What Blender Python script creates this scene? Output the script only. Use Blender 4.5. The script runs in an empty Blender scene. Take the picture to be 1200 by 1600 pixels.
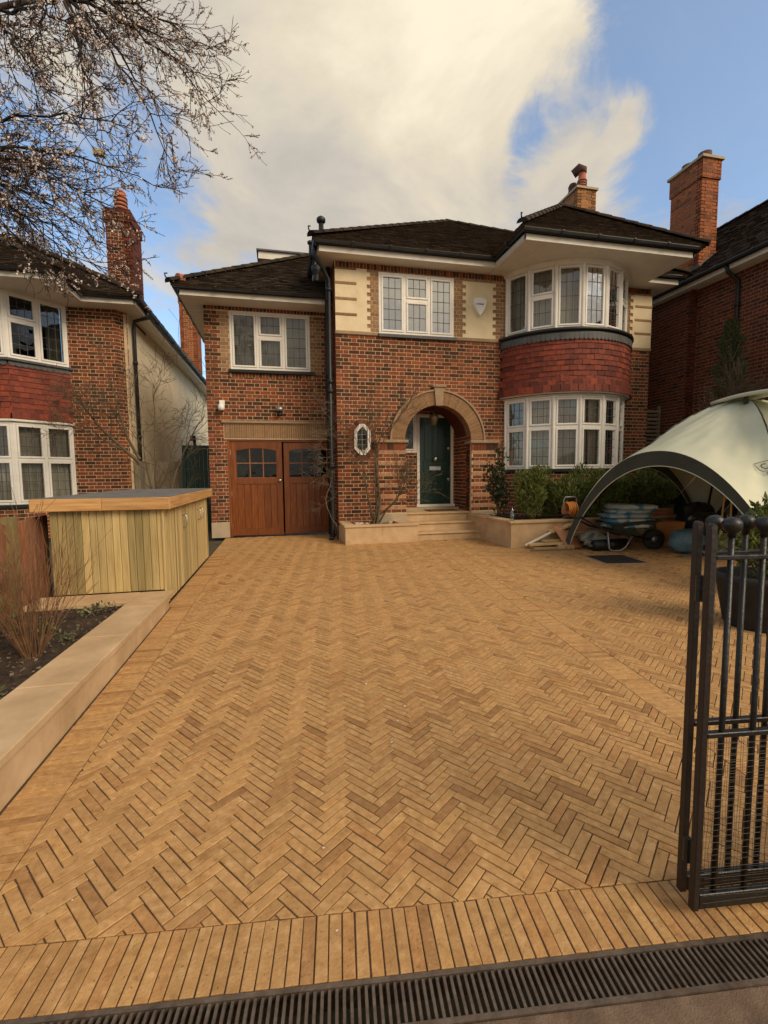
import bpy, math, random
from mathutils import Vector, Matrix
R = math.radians
scene = bpy.context.scene
COL = scene.collection

# ------------------------------------------------------------------ camera
cam_d = bpy.data.cameras.new('camera')
cam = bpy.data.objects.new('camera', cam_d); COL.objects.link(cam)
cam_d.sensor_fit = 'VERTICAL'; cam_d.sensor_height = 36; cam_d.lens = 16.2
cam_d.clip_start = 0.05; cam_d.clip_end = 3000
def cam_axes(pitch, roll, yaw):
    cy, sy = math.cos(yaw), math.sin(yaw)
    f = Vector((sy*math.cos(pitch), cy*math.cos(pitch), -math.sin(pitch)))
    r = Vector((cy, -sy, 0)); d = f.cross(r)
    r2 = r*math.cos(roll) + d*math.sin(roll); d2 = -r*math.sin(roll) + d*math.cos(roll)
    return r2, -d2, -f
CAM = Vector((0, 0, 1.42))
ax = cam_axes(R(4.7), R(.55), R(12.6))
cam.matrix_world = Matrix.Translation(CAM) @ Matrix(ax).transposed().to_4x4()
scene.camera = cam
scene.render.resolution_x = 768; scene.render.resolution_y = 1024

# ------------------------------------------------------------------ sky, sun, exposure
SUN_EL, SUN_AZ = 36, 142        # azimuth clockwise from +Y: behind the camera, a little to the right
world = bpy.data.worlds.new('World'); scene.world = world; world.use_nodes = True
def make_world():
    nt = world.node_tree; N = nt.nodes; L = nt.links; N.clear()
    out = N.new('ShaderNodeOutputWorld'); bg = N.new('ShaderNodeBackground')
    L.new(bg.outputs[0], out.inputs[0]); bg.inputs[1].default_value = 0.1
    sky = N.new('ShaderNodeTexSky'); sky.sky_type = 'NISHITA'; sky.sun_disc = False
    sky.sun_elevation = R(SUN_EL); sky.sun_rotation = R(SUN_AZ); sky.altitude = 50
    sky.air_density = 1.0; sky.dust_density = 1.2; sky.ozone_density = 1.6
    tc = N.new('ShaderNodeTexCoord'); d = tc.outputs['Generated']
    def math_(op, a, b=None, c=None, clamp=False):
        m = N.new('ShaderNodeMath'); m.operation = op; m.use_clamp = clamp
        for i, v in enumerate((a, b, c)):
            if v is None: continue
            if hasattr(v, 'is_linked') or hasattr(v, 'links'): L.new(v, m.inputs[i])
            else: m.inputs[i].default_value = v
        return m.outputs[0]
    sep = N.new('ShaderNodeSeparateXYZ'); L.new(d, sep.inputs[0])
    zz = math_('ADD', math_('MAXIMUM', sep.outputs[2], 0.0), 0.30)
    px = math_('DIVIDE', sep.outputs[0], zz); py = math_('DIVIDE', sep.outputs[1], zz)
    cmb = N.new('ShaderNodeCombineXYZ'); L.new(px, cmb.inputs[0]); L.new(py, cmb.inputs[1])
    def noise(scale, detail, rough, off=(0, 0, 0), dist=0.0):
        mp = N.new('ShaderNodeMapping'); L.new(cmb.outputs[0], mp.inputs[0]); mp.inputs['Location'].default_value = off
        n = N.new('ShaderNodeTexNoise'); L.new(mp.outputs[0], n.inputs['Vector'])
        n.inputs['Scale'].default_value = scale; n.inputs['Detail'].default_value = detail
        n.inputs['Roughness'].default_value = rough; n.inputs['Distortion'].default_value = dist
        return n.outputs['Fac']
    n1 = noise(1.25, 12, .58, (3.1, .4, 0), .5); n2 = noise(4.2, 12, .66, (7.7, 2.2, 1), .5)
    base = math_('ADD', math_('MULTIPLY', n1, .62), math_('MULTIPLY', n2, .38))
    def lobe(c, wid):
        dp = N.new('ShaderNodeVectorMath'); dp.operation = 'DOT_PRODUCT'
        L.new(d, dp.inputs[0]); dp.inputs[1].default_value = Vector(c).normalized()
        return math_('POWER', math.e, math_('MULTIPLY', math_('SUBTRACT', 1.0, dp.outputs['Value']), -2.0/(wid*wid)))
    # the layout of the cloud masses: each a broad lobe round one direction of the sky
    acc = base
    for c, w, wid in CLOUDS: acc = math_('ADD', acc, math_('MULTIPLY', lobe(c, wid), w))
    mr = N.new('ShaderNodeMapRange'); mr.interpolation_type = 'SMOOTHSTEP'
    L.new(acc, mr.inputs[0]); mr.inputs[1].default_value = .505; mr.inputs[2].default_value = .625
    mask = math_('ADD', .10, math_('MULTIPLY', mr.outputs[0], .90))
    # cloud colour: sunlit billows against greyer hollows
    sh = math_('ADD', math_('MULTIPLY', noise(2.6, 9, .6, (1.3, 5, 2), .4), 1.15), math_('MULTIPLY', lobe((.30, .73, .60), .26), .30))
    th = N.new('ShaderNodeMapRange'); L.new(sh, th.inputs[0]); th.inputs[1].default_value = .34; th.inputs[2].default_value = .98
    cr = N.new('ShaderNodeValToRGB'); L.new(th.outputs[0], cr.inputs[0])
    e = cr.color_ramp.elements; e[0].position = 0; e[0].color = (4.0, 3.75, 3.45, 1); e[1].position = 1; e[1].color = (8.4, 7.5, 5.8, 1)
    m1 = e.new(.35); m1.color = (5.2, 4.75, 4.1, 1); m2 = e.new(.65); m2.color = (6.7, 5.9, 4.6, 1)
    haz = N.new('ShaderNodeMix'); haz.data_type = 'RGBA'; haz.blend_type = 'MULTIPLY'; haz.inputs[0].default_value = 1
    L.new(sky.outputs[0], haz.inputs[6]); haz.inputs[7].default_value = (SKYMUL[0], SKYMUL[1], SKYMUL[2], 1)
    mix = N.new('ShaderNodeMix'); mix.data_type = 'RGBA'
    L.new(mask, mix.inputs[0]); L.new(haz.outputs[2], mix.inputs[6]); L.new(cr.outputs[0], mix.inputs[7])
    L.new(mix.outputs[2], bg.inputs[0])
SKYMUL = (1.80, 1.90, 1.90)
CLOUDS = [((.14, .77, .62), .17, .25), ((.04, .62, .78), .22, .32), ((.0, .85, .53), .06, .2), ((.20, .82, .53), .14, .14), ((.30, .80, .50), .12, .09),
          ((.29, .72, .63), .14, .10), ((.58, .60, .55), -.10, .20), ((-.24, .86, .47), -.11, .13), ((-.08, .88, .47), -.10, .09), ((-.16, .82, .55), -.06, .08), ((-.30, .80, .53), .05, .08), ((.395, .745, .54), -.16, .06), ((.37, .66, .65), .10, .07),
          ((.50, .72, .47), .19, .11), ((.66, .62, .42), .13, .08), ((-.1, -.8, .5), .20, .9), ((.44, .56, .70), .14, .08), ((.545, .64, .54), .15, .05), ((-.02, .88, .46), .06, .1)]
make_world()
sl = bpy.data.lights.new('sun', 'SUN'); sl.energy = 2.2; sl.angle = R(30); sl.color = (1.0, .82, .58)
so = bpy.data.objects.new('sun', sl); COL.objects.link(so)
sd = Vector((math.sin(R(SUN_AZ))*math.cos(R(SUN_EL)), math.cos(R(SUN_AZ))*math.cos(R(SUN_EL)), math.sin(R(SUN_EL))))
so.rotation_euler = (-sd).to_track_quat('-Z', 'Y').to_euler(); so.location = (4, -10, 12)
vs = scene.view_settings; vs.view_transform = 'Standard'; vs.look = 'None'; vs.gamma = 1; vs.exposure = 0.28; vs.use_curve_mapping = False

# ------------------------------------------------------------------ helpers
ORG = {}
def props(o, label=None, cat=None, group=None, kind=None):
    if label: o['label'] = label
    if cat: o['category'] = cat
    if group: o['group'] = group
    if kind: o['kind'] = kind
    return o
def thing(name, label, cat, loc, group=None):
    o = bpy.data.objects.new(name, None); COL.objects.link(o); o.location = loc
    o.empty_display_size = .1; ORG[o.name] = Vector(loc)
    return props(o, label, cat, group)
def V(*a): return Vector(a)
class MB:
    def __init__(s): s.v = []; s.f = []; s.r = []
    def face(s, pts, rnd=0.0):
        i = len(s.v); s.v += [tuple(p) for p in pts]; s.f.append(tuple(range(i, i+len(pts)))); s.r.append(rnd)
    def raw(s, vs, fs, rnd=0.0):
        i = len(s.v); s.v += [tuple(p) for p in vs]
        for f in fs: s.f.append(tuple(i+k for k in f)); s.r.append(rnd)
    def box(s, x0, y0, z0, x1, y1, z1, rnd=0.0):
        s.raw([(x0,y0,z0),(x1,y0,z0),(x1,y1,z0),(x0,y1,z0),(x0,y0,z1),(x1,y0,z1),(x1,y1,z1),(x0,y1,z1)],
              [(0,3,2,1),(4,5,6,7),(0,1,5,4),(1,2,6,5),(2,3,7,6),(3,0,4,7)], rnd)
        return s
    def fbox(s, F, a0, a1, b0, b1, c0, c1, rnd=0.0, ch=0.0):
        """box in a frame: a along u, b up, c along the outward normal; ch = chamfer of the front edges"""
        P = F.pt
        if ch <= 0:
            s.raw([P(a0,b0,c0),P(a1,b0,c0),P(a1,b0,c1),P(a0,b0,c1),P(a0,b1,c0),P(a1,b1,c0),P(a1,b1,c1),P(a0,b1,c1)],
                  [(0,1,2,3),(4,7,6,5),(0,4,5,1),(1,5,6,2),(2,6,7,3),(3,7,4,0)], rnd)
        else:
            k = ch
            s.raw([P(a0,b0,c0),P(a1,b0,c0),P(a1,b1,c0),P(a0,b1,c0),P(a0,b0,c1-k),P(a1,b0,c1-k),P(a1,b1,c1-k),P(a0,b1,c1-k),
                   P(a0+k,b0+k,c1),P(a1-k,b0+k,c1),P(a1-k,b1-k,c1),P(a0+k,b1-k,c1)],
                  [(0,3,2,1),(0,1,5,4),(1,2,6,5),(2,3,7,6),(3,0,4,7),(4,5,9,8),(5,6,10,9),(6,7,11,10),(7,4,8,11),(8,9,10,11)], rnd)
        return s
    def tube(s, pts, rad, n=6, rnd=0.0, cap=True, closed=False):
        pts = [Vector(p) for p in pts]; m = len(pts)
        if not hasattr(rad, '__len__'): rad = [rad]*m
        base = len(s.v); up = None
        for i, p in enumerate(pts):
            if closed: t = pts[(i+1) % m]-pts[i-1]
            else: t = pts[min(i+1, m-1)]-pts[max(i-1, 0)]
            if t.length < 1e-9: t = Vector((0, 0, 1))
            t.normalize()
            if up is None:
                up = Vector((0, 0, 1)) if abs(t.z) < .9 else Vector((1, 0, 0))
            a = up - t*up.dot(t)
            if a.length < 1e-6: a = t.orthogonal()
            a.normalize(); b = t.cross(a); up = a
            for k in range(n):
                q = 2*math.pi*k/n
                s.v.append(tuple(p + (a*math.cos(q)+b*math.sin(q))*rad[i]))
        for i in range(m if closed else m-1):
            j = (i+1) % m
            for k in range(n):
                k2 = (k+1) % n
                s.f.append((base+i*n+k, base+i*n+k2, base+j*n+k2, base+j*n+k)); s.r.append(rnd)
        if cap and not closed:
            s.f.append(tuple(base+k for k in reversed(range(n)))); s.r.append(rnd)
            s.f.append(tuple(base+(m-1)*n+k for k in range(n))); s.r.append(rnd)
        return s
    def lathe(s, c, prof, n=16, rnd=0.0, axis=None):
        """profile (radius, height) turned about a vertical axis through c (or along axis)"""
        c = Vector(c); base = len(s.v)
        w = Vector(axis).normalized() if axis else Vector((0, 0, 1))
        a = w.orthogonal().normalized() if axis else Vector((1, 0, 0)); b = w.cross(a)
        for r, h in prof:
            for k in range(n):
                q = 2*math.pi*k/n
                s.v.append(tuple(c + (a*math.cos(q)+b*math.sin(q))*r + w*h))
        for i in range(len(prof)-1):
            for k in range(n):
                k2 = (k+1) % n
                s.f.append((base+i*n+k, base+i*n+k2, base+(i+1)*n+k2, base+(i+1)*n+k)); s.r.append(rnd)
        s.f.append(tuple(base+k for k in reversed(range(n)))); s.r.append(rnd)
        t = base+(len(prof)-1)*n; s.f.append(tuple(t+k for k in range(n))); s.r.append(rnd)
        return s
    def prism(s, F, poly, c0, c1, rnd=0.0):
        """2-D polygon (a, b) in a frame, extruded from c0 to c1 along the normal"""
        n = len(poly); lo = [F.pt(a, b, c0) for a, b in poly]; hi = [F.pt(a, b, c1) for a, b in poly]
        s.raw(lo+hi, [tuple(reversed(range(n))), tuple(range(n, 2*n))]+[(k, (k+1) % n, n+(k+1) % n, n+k) for k in range(n)], rnd)
        return s
    def build(s, name, mat, parent=None, smooth=False, origin=None, label=None, cat=None, group=None, kind=None, fix=True):
        if parent is not None: org = ORG[parent.name]
        else: org = Vector(origin) if origin is not None else Vector((0, 0, 0))
        me = bpy.data.meshes.new(name)
        me.from_pydata([(x-org.x, y-org.y, z-org.z) for x, y, z in s.v], [], s.f)
        if any(s.r):
            at = me.attributes.new('rnd', 'FLOAT', 'FACE'); at.data.foreach_set('value', s.r)
        if smooth: me.polygons.foreach_set('use_smooth', [True]*len(me.polygons))
        me.materials.append(M[mat] if isinstance(mat, str) else mat)
        if fix and len(s.f) < 4000:
            import bmesh
            bm = bmesh.new(); bm.from_mesh(me); bmesh.ops.recalc_face_normals(bm, faces=bm.faces); bm.to_mesh(me); bm.free()
        me.update()
        o = bpy.data.objects.new(name, me); COL.objects.link(o)
        if parent is not None: o.parent = parent
        else: o.location = org
        ORG[o.name] = org
        return props(o, label, cat, group, kind)
def inst(name, me, parent, world_loc, rot=(0, 0, 0), scale=(1, 1, 1)):
    o = bpy.data.objects.new(name, me); COL.objects.link(o)
    if parent is not None:
        o.parent = parent; o.location = Vector(world_loc)-ORG[parent.name]
    else: o.location = world_loc
    o.rotation_euler = rot; o.scale = scale
    return o
class Fr:
    """a vertical wall frame: origin, horizontal direction u, outward normal n (to the viewer's side when u points right)"""
    def __init__(s, o, u):
        s.o = Vector(o); s.u = Vector((u[0], u[1], 0)).normalized(); s.n = Vector((s.u.y, -s.u.x, 0)); s.z = Vector((0, 0, 1))
        s.ang = math.atan2(s.u.y, s.u.x)
    def pt(s, a, b, c=0.0): return s.o + s.u*a + s.z*b + s.n*c
class Fp:
    """a general frame"""
    def __init__(s, o, u, v): s.o = Vector(o); s.u = Vector(u).normalized(); s.w = Vector(v).normalized(); s.n = s.u.cross(s.w)
    def pt(s, a, b, c=0.0): return s.o + s.u*a + s.w*b + s.n*c

# ------------------------------------------------------------------ materials
M = {}
def ramp(N, L, fac, cols):
    cr = N.new('ShaderNodeValToRGB'); L.new(fac, cr.inputs[0]); e = cr.color_ramp.elements
    while len(e) > 1: e.remove(e[-1])
    for i, (p, c) in enumerate(cols):
        el = e[0] if i == 0 else e.new(p)
        el.position = p; el.color = (c[0], c[1], c[2], 1)
    return cr.outputs[0]
def pm(name, cols, rough=.8, scale=4.0, bump=.15, bscale=40.0, rnd=None, metal=0.0, spec=.4, stretch=None, detail=5, stain=None, bdist=.01, coat=0.0, sss=0):
    """procedural material: noise-driven colour, optional per-piece colour (rnd), stains and relief"""
    m = bpy.data.materials.new(name); m.use_nodes = True; nt = m.node_tree; N = nt.nodes; L = nt.links
    b = N['Principled BSDF']; b.inputs['Roughness'].default_value = rough; b.inputs['Metallic'].default_value = metal
    b.inputs['Specular IOR Level'].default_value = spec; b.inputs['Coat Weight'].default_value = coat
    geo = N.new('ShaderNodeNewGeometry'); oi = N.new('ShaderNodeObjectInfo')
    mp = N.new('ShaderNodeMapping'); L.new(geo.outputs['Position'], mp.inputs[0])
    if stretch: mp.inputs['Scale'].default_value = stretch
    at = N.new('ShaderNodeAttribute'); at.attribute_name = 'rnd'
    ad = N.new('ShaderNodeMath'); ad.operation = 'ADD'; L.new(at.outputs['Fac'], ad.inputs[0]); L.new(oi.outputs['Random'], ad.inputs[1])
    fr = N.new('ShaderNodeMath'); fr.operation = 'FRACT'; L.new(ad.outputs[0], fr.inputs[0])
    # every piece reads its own stretch of the noise
    off = N.new('ShaderNodeVectorMath'); off.operation = 'ADD'; L.new(mp.outputs[0], off.inputs[0])
    if rnd or stretch:
        mu = N.new('ShaderNodeMath'); mu.operation = 'MULTIPLY'; L.new(fr.outputs[0], mu.inputs[0]); mu.inputs[1].default_value = 37.0
        L.new(mu.outputs[0], off.inputs[1])
    n = N.new('ShaderNodeTexNoise'); L.new(off.outputs[0], n.inputs['Vector']); n.inputs['Scale'].default_value = scale
    n.inputs['Detail'].default_value = detail; n.inputs['Roughness'].default_value = .6
    mrn = N.new('ShaderNodeMapRange'); L.new(n.outputs['Fac'], mrn.inputs[0]); mrn.inputs[1].default_value = .3; mrn.inputs[2].default_value = .7
    c = ramp(N, L, mrn.outputs[0], cols)
    if rnd:
        rc = ramp(N, L, fr.outputs[0], rnd)
        mx = N.new('ShaderNodeMix'); mx.data_type = 'RGBA'; mx.blend_type = 'MULTIPLY'; mx.inputs[0].default_value = 1
        L.new(c, mx.inputs[6]); L.new(rc, mx.inputs[7]); c = mx.outputs[2]
    for col, sc, lo, hi in ([stain] if stain and not isinstance(stain, list) else (stain or [])):
        n3 = N.new('ShaderNodeTexNoise'); L.new(geo.outputs['Position'], n3.inputs['Vector']); n3.inputs['Scale'].default_value = sc; n3.inputs['Detail'].default_value = 7; n3.inputs['Roughness'].default_value = .65
        mr = N.new('ShaderNodeMapRange'); L.new(n3.outputs['Fac'], mr.inputs[0]); mr.inputs[1].default_value = lo; mr.inputs[2].default_value = hi
        mx = N.new('ShaderNodeMix'); mx.data_type = 'RGBA'; L.new(mr.outputs[0], mx.inputs[0]); L.new(c, mx.inputs[6]); mx.inputs[7].default_value = (*col, 1); c = mx.outputs[2]
    L.new(c, b.inputs['Base Color'])
    rr = N.new('ShaderNodeMapRange'); L.new(n.outputs['Fac'], rr.inputs[0]); rr.inputs[3].default_value = max(0, rough-.1); rr.inputs[4].default_value = min(1, rough+.1)
    L.new(rr.outputs[0], b.inputs['Roughness'])
    if bump:
        n2 = N.new('ShaderNodeTexNoise'); L.new(off.outputs[0], n2.inputs['Vector']); n2.inputs['Scale'].default_value = bscale; n2.inputs['Detail'].default_value = 4
        bp = N.new('ShaderNodeBump'); bp.inputs['Strength'].default_value = bump; bp.inputs['Distance'].default_value = bdist
        L.new(n2.outputs['Fac'], bp.inputs['Height']); L.new(bp.outputs[0], b.inputs['Normal'])
    M[name] = m; return m
def two(a, b): return [(0, a), (1, b)]
W = (1, 1, 1)
pm('paver', [(0, (.33, .178, .066)), (.35, (.43, .243, .095)), (.65, (.47, .272, .110)), (1, (.56, .345, .155))], .85, 26, .8, 110,
   rnd=[(0, (.66, .60, .58)), (.06, (.78, .72, .70)), (.16, (.94, .92, .90)), (.5, (1.0, 1.0, 1.0)), (.75, (1.08, 1.05, 1.0)), (.84, (.90, .80, .74)), (.92, (.84, .84, .80)), (1, (1.15, 1.13, 1.06))],
   stain=[((.30, .155, .06), 1.7, .58, .85), ((.13, .07, .032), 75, .61, .70), ((.60, .42, .22), 90, .66, .74), ((.20, .11, .05), 16, .62, .78)], bdist=.003, spec=.3)
pm('joint', two((.05, .03, .016), (.12, .07, .035)), .95, 30, .5, 60)
pm('brick', [(0, (.15, .046, .022)), (.5, (.20, .060, .027)), (1, (.26, .085, .037))], .85, 22, .5, 90,
   rnd=[(0, (.30, .42, .50)), (.25, (.42, .52, .58)), (.36, (.75, .74, .74)), (.55, (1.0, 1.0, 1.0)), (.8, (1.2, 1.0, .9)), (.9, (.55, .62, .66)), (1, (1.6, 1.4, 1.1))], stain=((.085, .040, .025), .9, .56, .95), bdist=.004, spec=.25)
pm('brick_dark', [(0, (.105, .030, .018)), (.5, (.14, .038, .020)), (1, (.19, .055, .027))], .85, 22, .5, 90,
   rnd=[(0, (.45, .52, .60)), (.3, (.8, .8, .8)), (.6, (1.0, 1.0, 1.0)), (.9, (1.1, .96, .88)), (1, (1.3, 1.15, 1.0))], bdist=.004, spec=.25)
pm('brick_tan', [(0, (.25, .145, .075)), (.5, (.32, .19, .10)), (1, (.38, .24, .135))], .85, 22, .5, 90,
   rnd=[(0, (.68, .64, .62)), (.4, (.92, .92, .92)), (.8, (1.05, 1.02, 1.0)), (1, (1.2, 1.12, 1.05))], bdist=.004, spec=.25)
pm('brick_stripe', [(0, (.38, .19, .11)), (1, (.48, .26, .15))], .85, 22, .5, 90, rnd=[(0, (.85, .85, .85)), (1, (1.1, 1.05, 1.0))], bdist=.004, spec=.25)
pm('mortar', two((.56, .41, .25), (.70, .53, .34)), .95, 12, .6, 120, bdist=.004, spec=.1)
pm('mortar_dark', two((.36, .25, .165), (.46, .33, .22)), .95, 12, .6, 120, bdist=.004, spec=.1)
pm('cream', two((.70, .56, .36), (.80, .67, .46)), .9, 3, .5, 160, stain=((.50, .38, .22), 1.3, .58, .95), bdist=.006, spec=.15)
pm('render_white', two((.70, .58, .40), (.80, .69, .50)), .9, 2, .4, 120, stain=((.48, .38, .24), .9, .52, .9), bdist=.006, spec=.15)
pm('white', two((.76, .72, .66), (.84, .80, .74)), .35, 6, .03, 20, spec=.5)
pm('white_paint', two((.70, .65, .57), (.80, .75, .67)), .55, 4, .05, 30, stain=((.55, .47, .36), 2.5, .6, .95))
pm('black_iron', two((.006, .0055, .005), (.013, .011, .010)), .42, 14, .25, 60, stain=((.06, .028, .014), 7, .60, .85), spec=.5)
pm('black_plastic', two((.010, .010, .011), (.02, .02, .02)), .45, 10, .1, 40)
pm('brown_iron', two((.012, .007, .005), (.022, .012, .008)), .5, 14, .25, 60, stain=((.04, .018, .010), 6, .58, .85), spec=.5)
pm('tile_hung', [(0, (.14, .030, .018)), (.5, (.19, .042, .024)), (1, (.25, .060, .030))], .8, 18, .4, 70,
   rnd=[(0, (.55, .55, .6)), (.2, (.8, .78, .8)), (.55, (1, 1, 1)), (.85, (1.18, 1.05, .95)), (1, (1.4, 1.2, 1.0))], bdist=.004)
pm('roof_tile', [(0, (.024, .016, .011)), (.5, (.042, .028, .018)), (1, (.060, .040, .024))], .9, 10, .6, 60,
   rnd=[(0, (.5, .5, .5)), (.4, (.9, .88, .86)), (.8, (1.1, 1.06, 1.0)), (1, (1.5, 1.35, 1.1))], stain=((.07, .062, .022), 1.6, .60, .84), bdist=.006, spec=.2)
pm('lead', two((.06, .06, .062), (.11, .11, .11)), .6, 6, .2, 30)
pm('came', two((.05, .05, .05), (.09, .09, .09)), .5, 10, 0)
pm('stone', [(0, (.42, .275, .145)), (.5, (.51, .345, .19)), (1, (.60, .42, .245))], .75, 3.5, .35, 120, stain=((.38, .23, .12), 2.2, .55, .9), bdist=.003)
pm('brick_arch', [(0, (.22, .125, .065)), (.5, (.28, .165, .088)), (1, (.34, .21, .115))], .85, 22, .5, 90, rnd=[(0, (.82, .80, .78)), (1, (1.1, 1.06, 1.02))], bdist=.004, spec=.25)
pm('stone_tan', two((.27, .18, .105), (.36, .25, .155)), .85, 8, .4, 80)
pm('stone_grey', two((.38, .29, .19), (.48, .38, .26)), .85, 4, .4, 80, stain=((.24, .18, .11), 3, .55, .9))
pm('garage_wood', [(0, (.13, .034, .007)), (.5, (.19, .054, .011)), (1, (.26, .080, .018))], .42, 3, .12, 20, stretch=(14, 14, 1.0), rnd=[(0, (.8, .78, .76)), (1, (1.1, 1.08, 1.05))], spec=.5)
pm('shed_wood', [(0, (.34, .24, .105)), (.45, (.46, .345, .16)), (1, (.55, .43, .22))], .7, 2.2, .25, 30, stretch=(16, 16, .9),
   rnd=[(0, (.55, .56, .48)), (.3, (.78, .78, .70)), (.6, (1, .98, .92)), (1, (1.18, 1.14, 1.05))], stain=[((.26, .15, .05), 3.2, .66, .84), ((.16, .09, .03), 9, .74, .80)])
pm('trim_wood', [(0, (.36, .175, .06)), (.4, (.52, .285, .105)), (1, (.62, .38, .165))], .6, 2.4, .2, 30, stretch=(1.0, 12, 22), rnd=[(0, (.88, .86, .84)), (1, (1.08, 1.06, 1.05))], stain=((.22, .085, .028), 4.5, .66, .78))
pm('trim_wood_side', [(0, (.36, .175, .06)), (.4, (.50, .27, .10)), (1, (.62, .38, .165))], .6, 2.4, .2, 30, stretch=(12, 1.0, 22), stain=((.22, .085, .028), 4.5, .64, .78))
pm('fence_wood', [(0, (.15, .060, .028)), (.5, (.26, .105, .05)), (1, (.36, .165, .085))], .85, 2.5, .4, 30, stretch=(16, 16, 1.0), rnd=[(0, (.6, .6, .6)), (.5, (.95, .95, .95)), (1, (1.2, 1.15, 1.1))])
pm('fence_grey', [(0, (.16, .125, .085)), (1, (.30, .24, .165))], .9, 2.5, .4, 30, stretch=(16, 16, 1.0), rnd=[(0, (.7, .7, .7)), (1, (1.15, 1.15, 1.1))])
pm('fence_dark', [(0, (.055, .032, .018)), (1, (.11, .068, .04))], .9, 2.5, .4, 30, stretch=(16, 16, 1.0), rnd=[(0, (.7, .7, .7)), (1, (1.15, 1.15, 1.1))])
pm('post_green', two((.14, .105, .04), (.25, .19, .075)), .9, 3, .3, 30, stretch=(12, 12, 1))
pm('felt', two((.12, .115, .11), (.20, .19, .18)), .95, 6, .5, 160, spec=.15)
pm('green_paint', two((.006, .030, .021), (.009, .040, .028)), .3, 4, .03, 20, spec=.5)
pm('green_gate', two((.006, .026, .020), (.012, .042, .032)), .45, 3, .1, 20, stretch=(10, 10, 1))
pm('brass', two((.55, .42, .24), (.68, .55, .34)), .25, 10, .02, 20, metal=1)
pm('steel', two((.55, .53, .50), (.68, .66, .62)), .3, 10, .03, 20, metal=1)
pm('wire', two((.035, .03, .026), (.07, .06, .05)), .5, 12, 0, metal=.5)
pm('galv', two((.28, .29, .29), (.42, .42, .42)), .45, 12, .1, 30, metal=.8)
pm('soil', [(0, (.018, .011, .007)), (.5, (.045, .027, .016)), (1, (.08, .05, .03))], .95, 12, 1.0, 45, bdist=.03)
pm('asphalt', [(0, (.10, .063, .040)), (.5, (.145, .093, .06)), (1, (.19, .13, .085))], .9, 14, .8, 180, stain=((.075, .045, .028), 1.2, .5, .8), bdist=.004)
pm('earth', [(0, (.05, .045, .025)), (1, (.10, .085, .05))], .95, 3, .5, 30)
pm('grate', two((.11, .082, .062), (.21, .16, .122)), .5, 20, .3, 60, metal=.6, stain=((.10, .05, .025), 9, .5, .8))
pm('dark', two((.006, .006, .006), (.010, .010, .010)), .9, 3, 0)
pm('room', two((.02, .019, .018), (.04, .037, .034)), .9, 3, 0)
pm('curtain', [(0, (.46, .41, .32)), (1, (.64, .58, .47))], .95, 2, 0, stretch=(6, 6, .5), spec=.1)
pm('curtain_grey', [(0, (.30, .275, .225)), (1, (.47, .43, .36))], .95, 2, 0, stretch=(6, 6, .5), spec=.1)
pm('terracotta', two((.34, .095, .045), (.46, .15, .075)), .8, 8, .3, 40)
pm('terracotta_dark', two((.06, .03, .022), (.13, .055, .035)), .8, 8, .3, 40)
pm('tent', two((.50, .51, .38), (.60, .60, .45)), .55, 1.5, .25, 5, stain=((.64, .60, .44), 1.5, .5, .9), bdist=.02)
pm('tent_dark', two((.028, .034, .026), (.05, .058, .045)), .6, 3, .2, 12)
pm('tent_wall', two((.20, .23, .22), (.27, .30, .29)), .6, 2, .2, 8)
pm('bag', [(0, (.30, .34, .33)), (1, (.46, .49, .46))], .45, 5, .4, 25, rnd=[(0, (.75, .8, .85)), (1, (1.15, 1.1, 1.05))], stain=((.035, .17, .27), 3.2, .50, .56), bdist=.02, spec=.5)
pm('bag_blue', [(0, (.05, .12, .15)), (1, (.16, .24, .26))], .5, 6, .5, 18, bdist=.03)
pm('bag_black', two((.008, .008, .009), (.018, .018, .02)), .35, 6, .6, 18, bdist=.03)
pm('tarp', two((.22, .23, .19), (.36, .36, .29)), .6, 5, .6, 12, bdist=.03, stain=((.06, .09, .10), 5, .5, .6))
pm('orange', two((.60, .20, .03), (.72, .27, .05)), .5, 6, .1, 30)
pm('orange_slab', two((.42, .175, .085), (.55, .26, .14)), .8, 4, .3, 60)
pm('orange_bin', two((.32, .11, .02), (.42, .16, .03)), .6, 3, .1, 20)
pm('lumber', [(0, (.48, .31, .13)), (1, (.66, .47, .24))], .75, 3, .2, 30, stretch=(3, 12, 12), rnd=[(0, (.8, .76, .7)), (1, (1.15, 1.12, 1.1))])
pm('handle_wood', two((.42, .25, .06), (.54, .34, .10)), .5, 4, .1, 20)
pm('barrow', two((.015, .022, .017), (.045, .05, .042)), .5, 8, .3, 30, stain=((.20, .17, .12), 6, .55, .75))
pm('rubber', two((.012, .012, .012), (.03, .028, .026)), .8, 10, .3, 40)
pm('bark', [(0, (.075, .05, .028)), (1, (.16, .115, .07))], .9, 14, .5, 60)
pm('bark_grey', [(0, (.11, .085, .055)), (1, (.21, .165, .11))], .9, 14, .5, 60)
pm('bark_dark', [(0, (.022, .015, .011)), (1, (.05, .034, .024))], .9, 14, .5, 60)
pm('bark_red', [(0, (.13, .060, .028)), (1, (.26, .14, .065))], .85, 14, .3, 60)
def leafmat(name, c0, c1, rough=.55, trans=.25):
    m = pm(name, two(c0, c1), rough, 6, 0, rnd=[(0, (.55, .55, .5)), (.5, (1, 1, 1)), (1, (1.5, 1.4, 1.2))], spec=.35)
    return m
leafmat('leaf', (.075, .10, .022), (.15, .18, .042))
leafmat('leaf_dark', (.014, .026, .010), (.034, .050, .016), .4)
leafmat('leaf_light', (.09, .14, .03), (.17, .23, .06))
leafmat('leaf_grey', (.07, .085, .04), (.14, .15, .075))
leafmat('conifer', (.030, .048, .016), (.060, .080, .026))
leafmat('petal', (.60, .50, .47), (.80, .70, .66))
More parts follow.
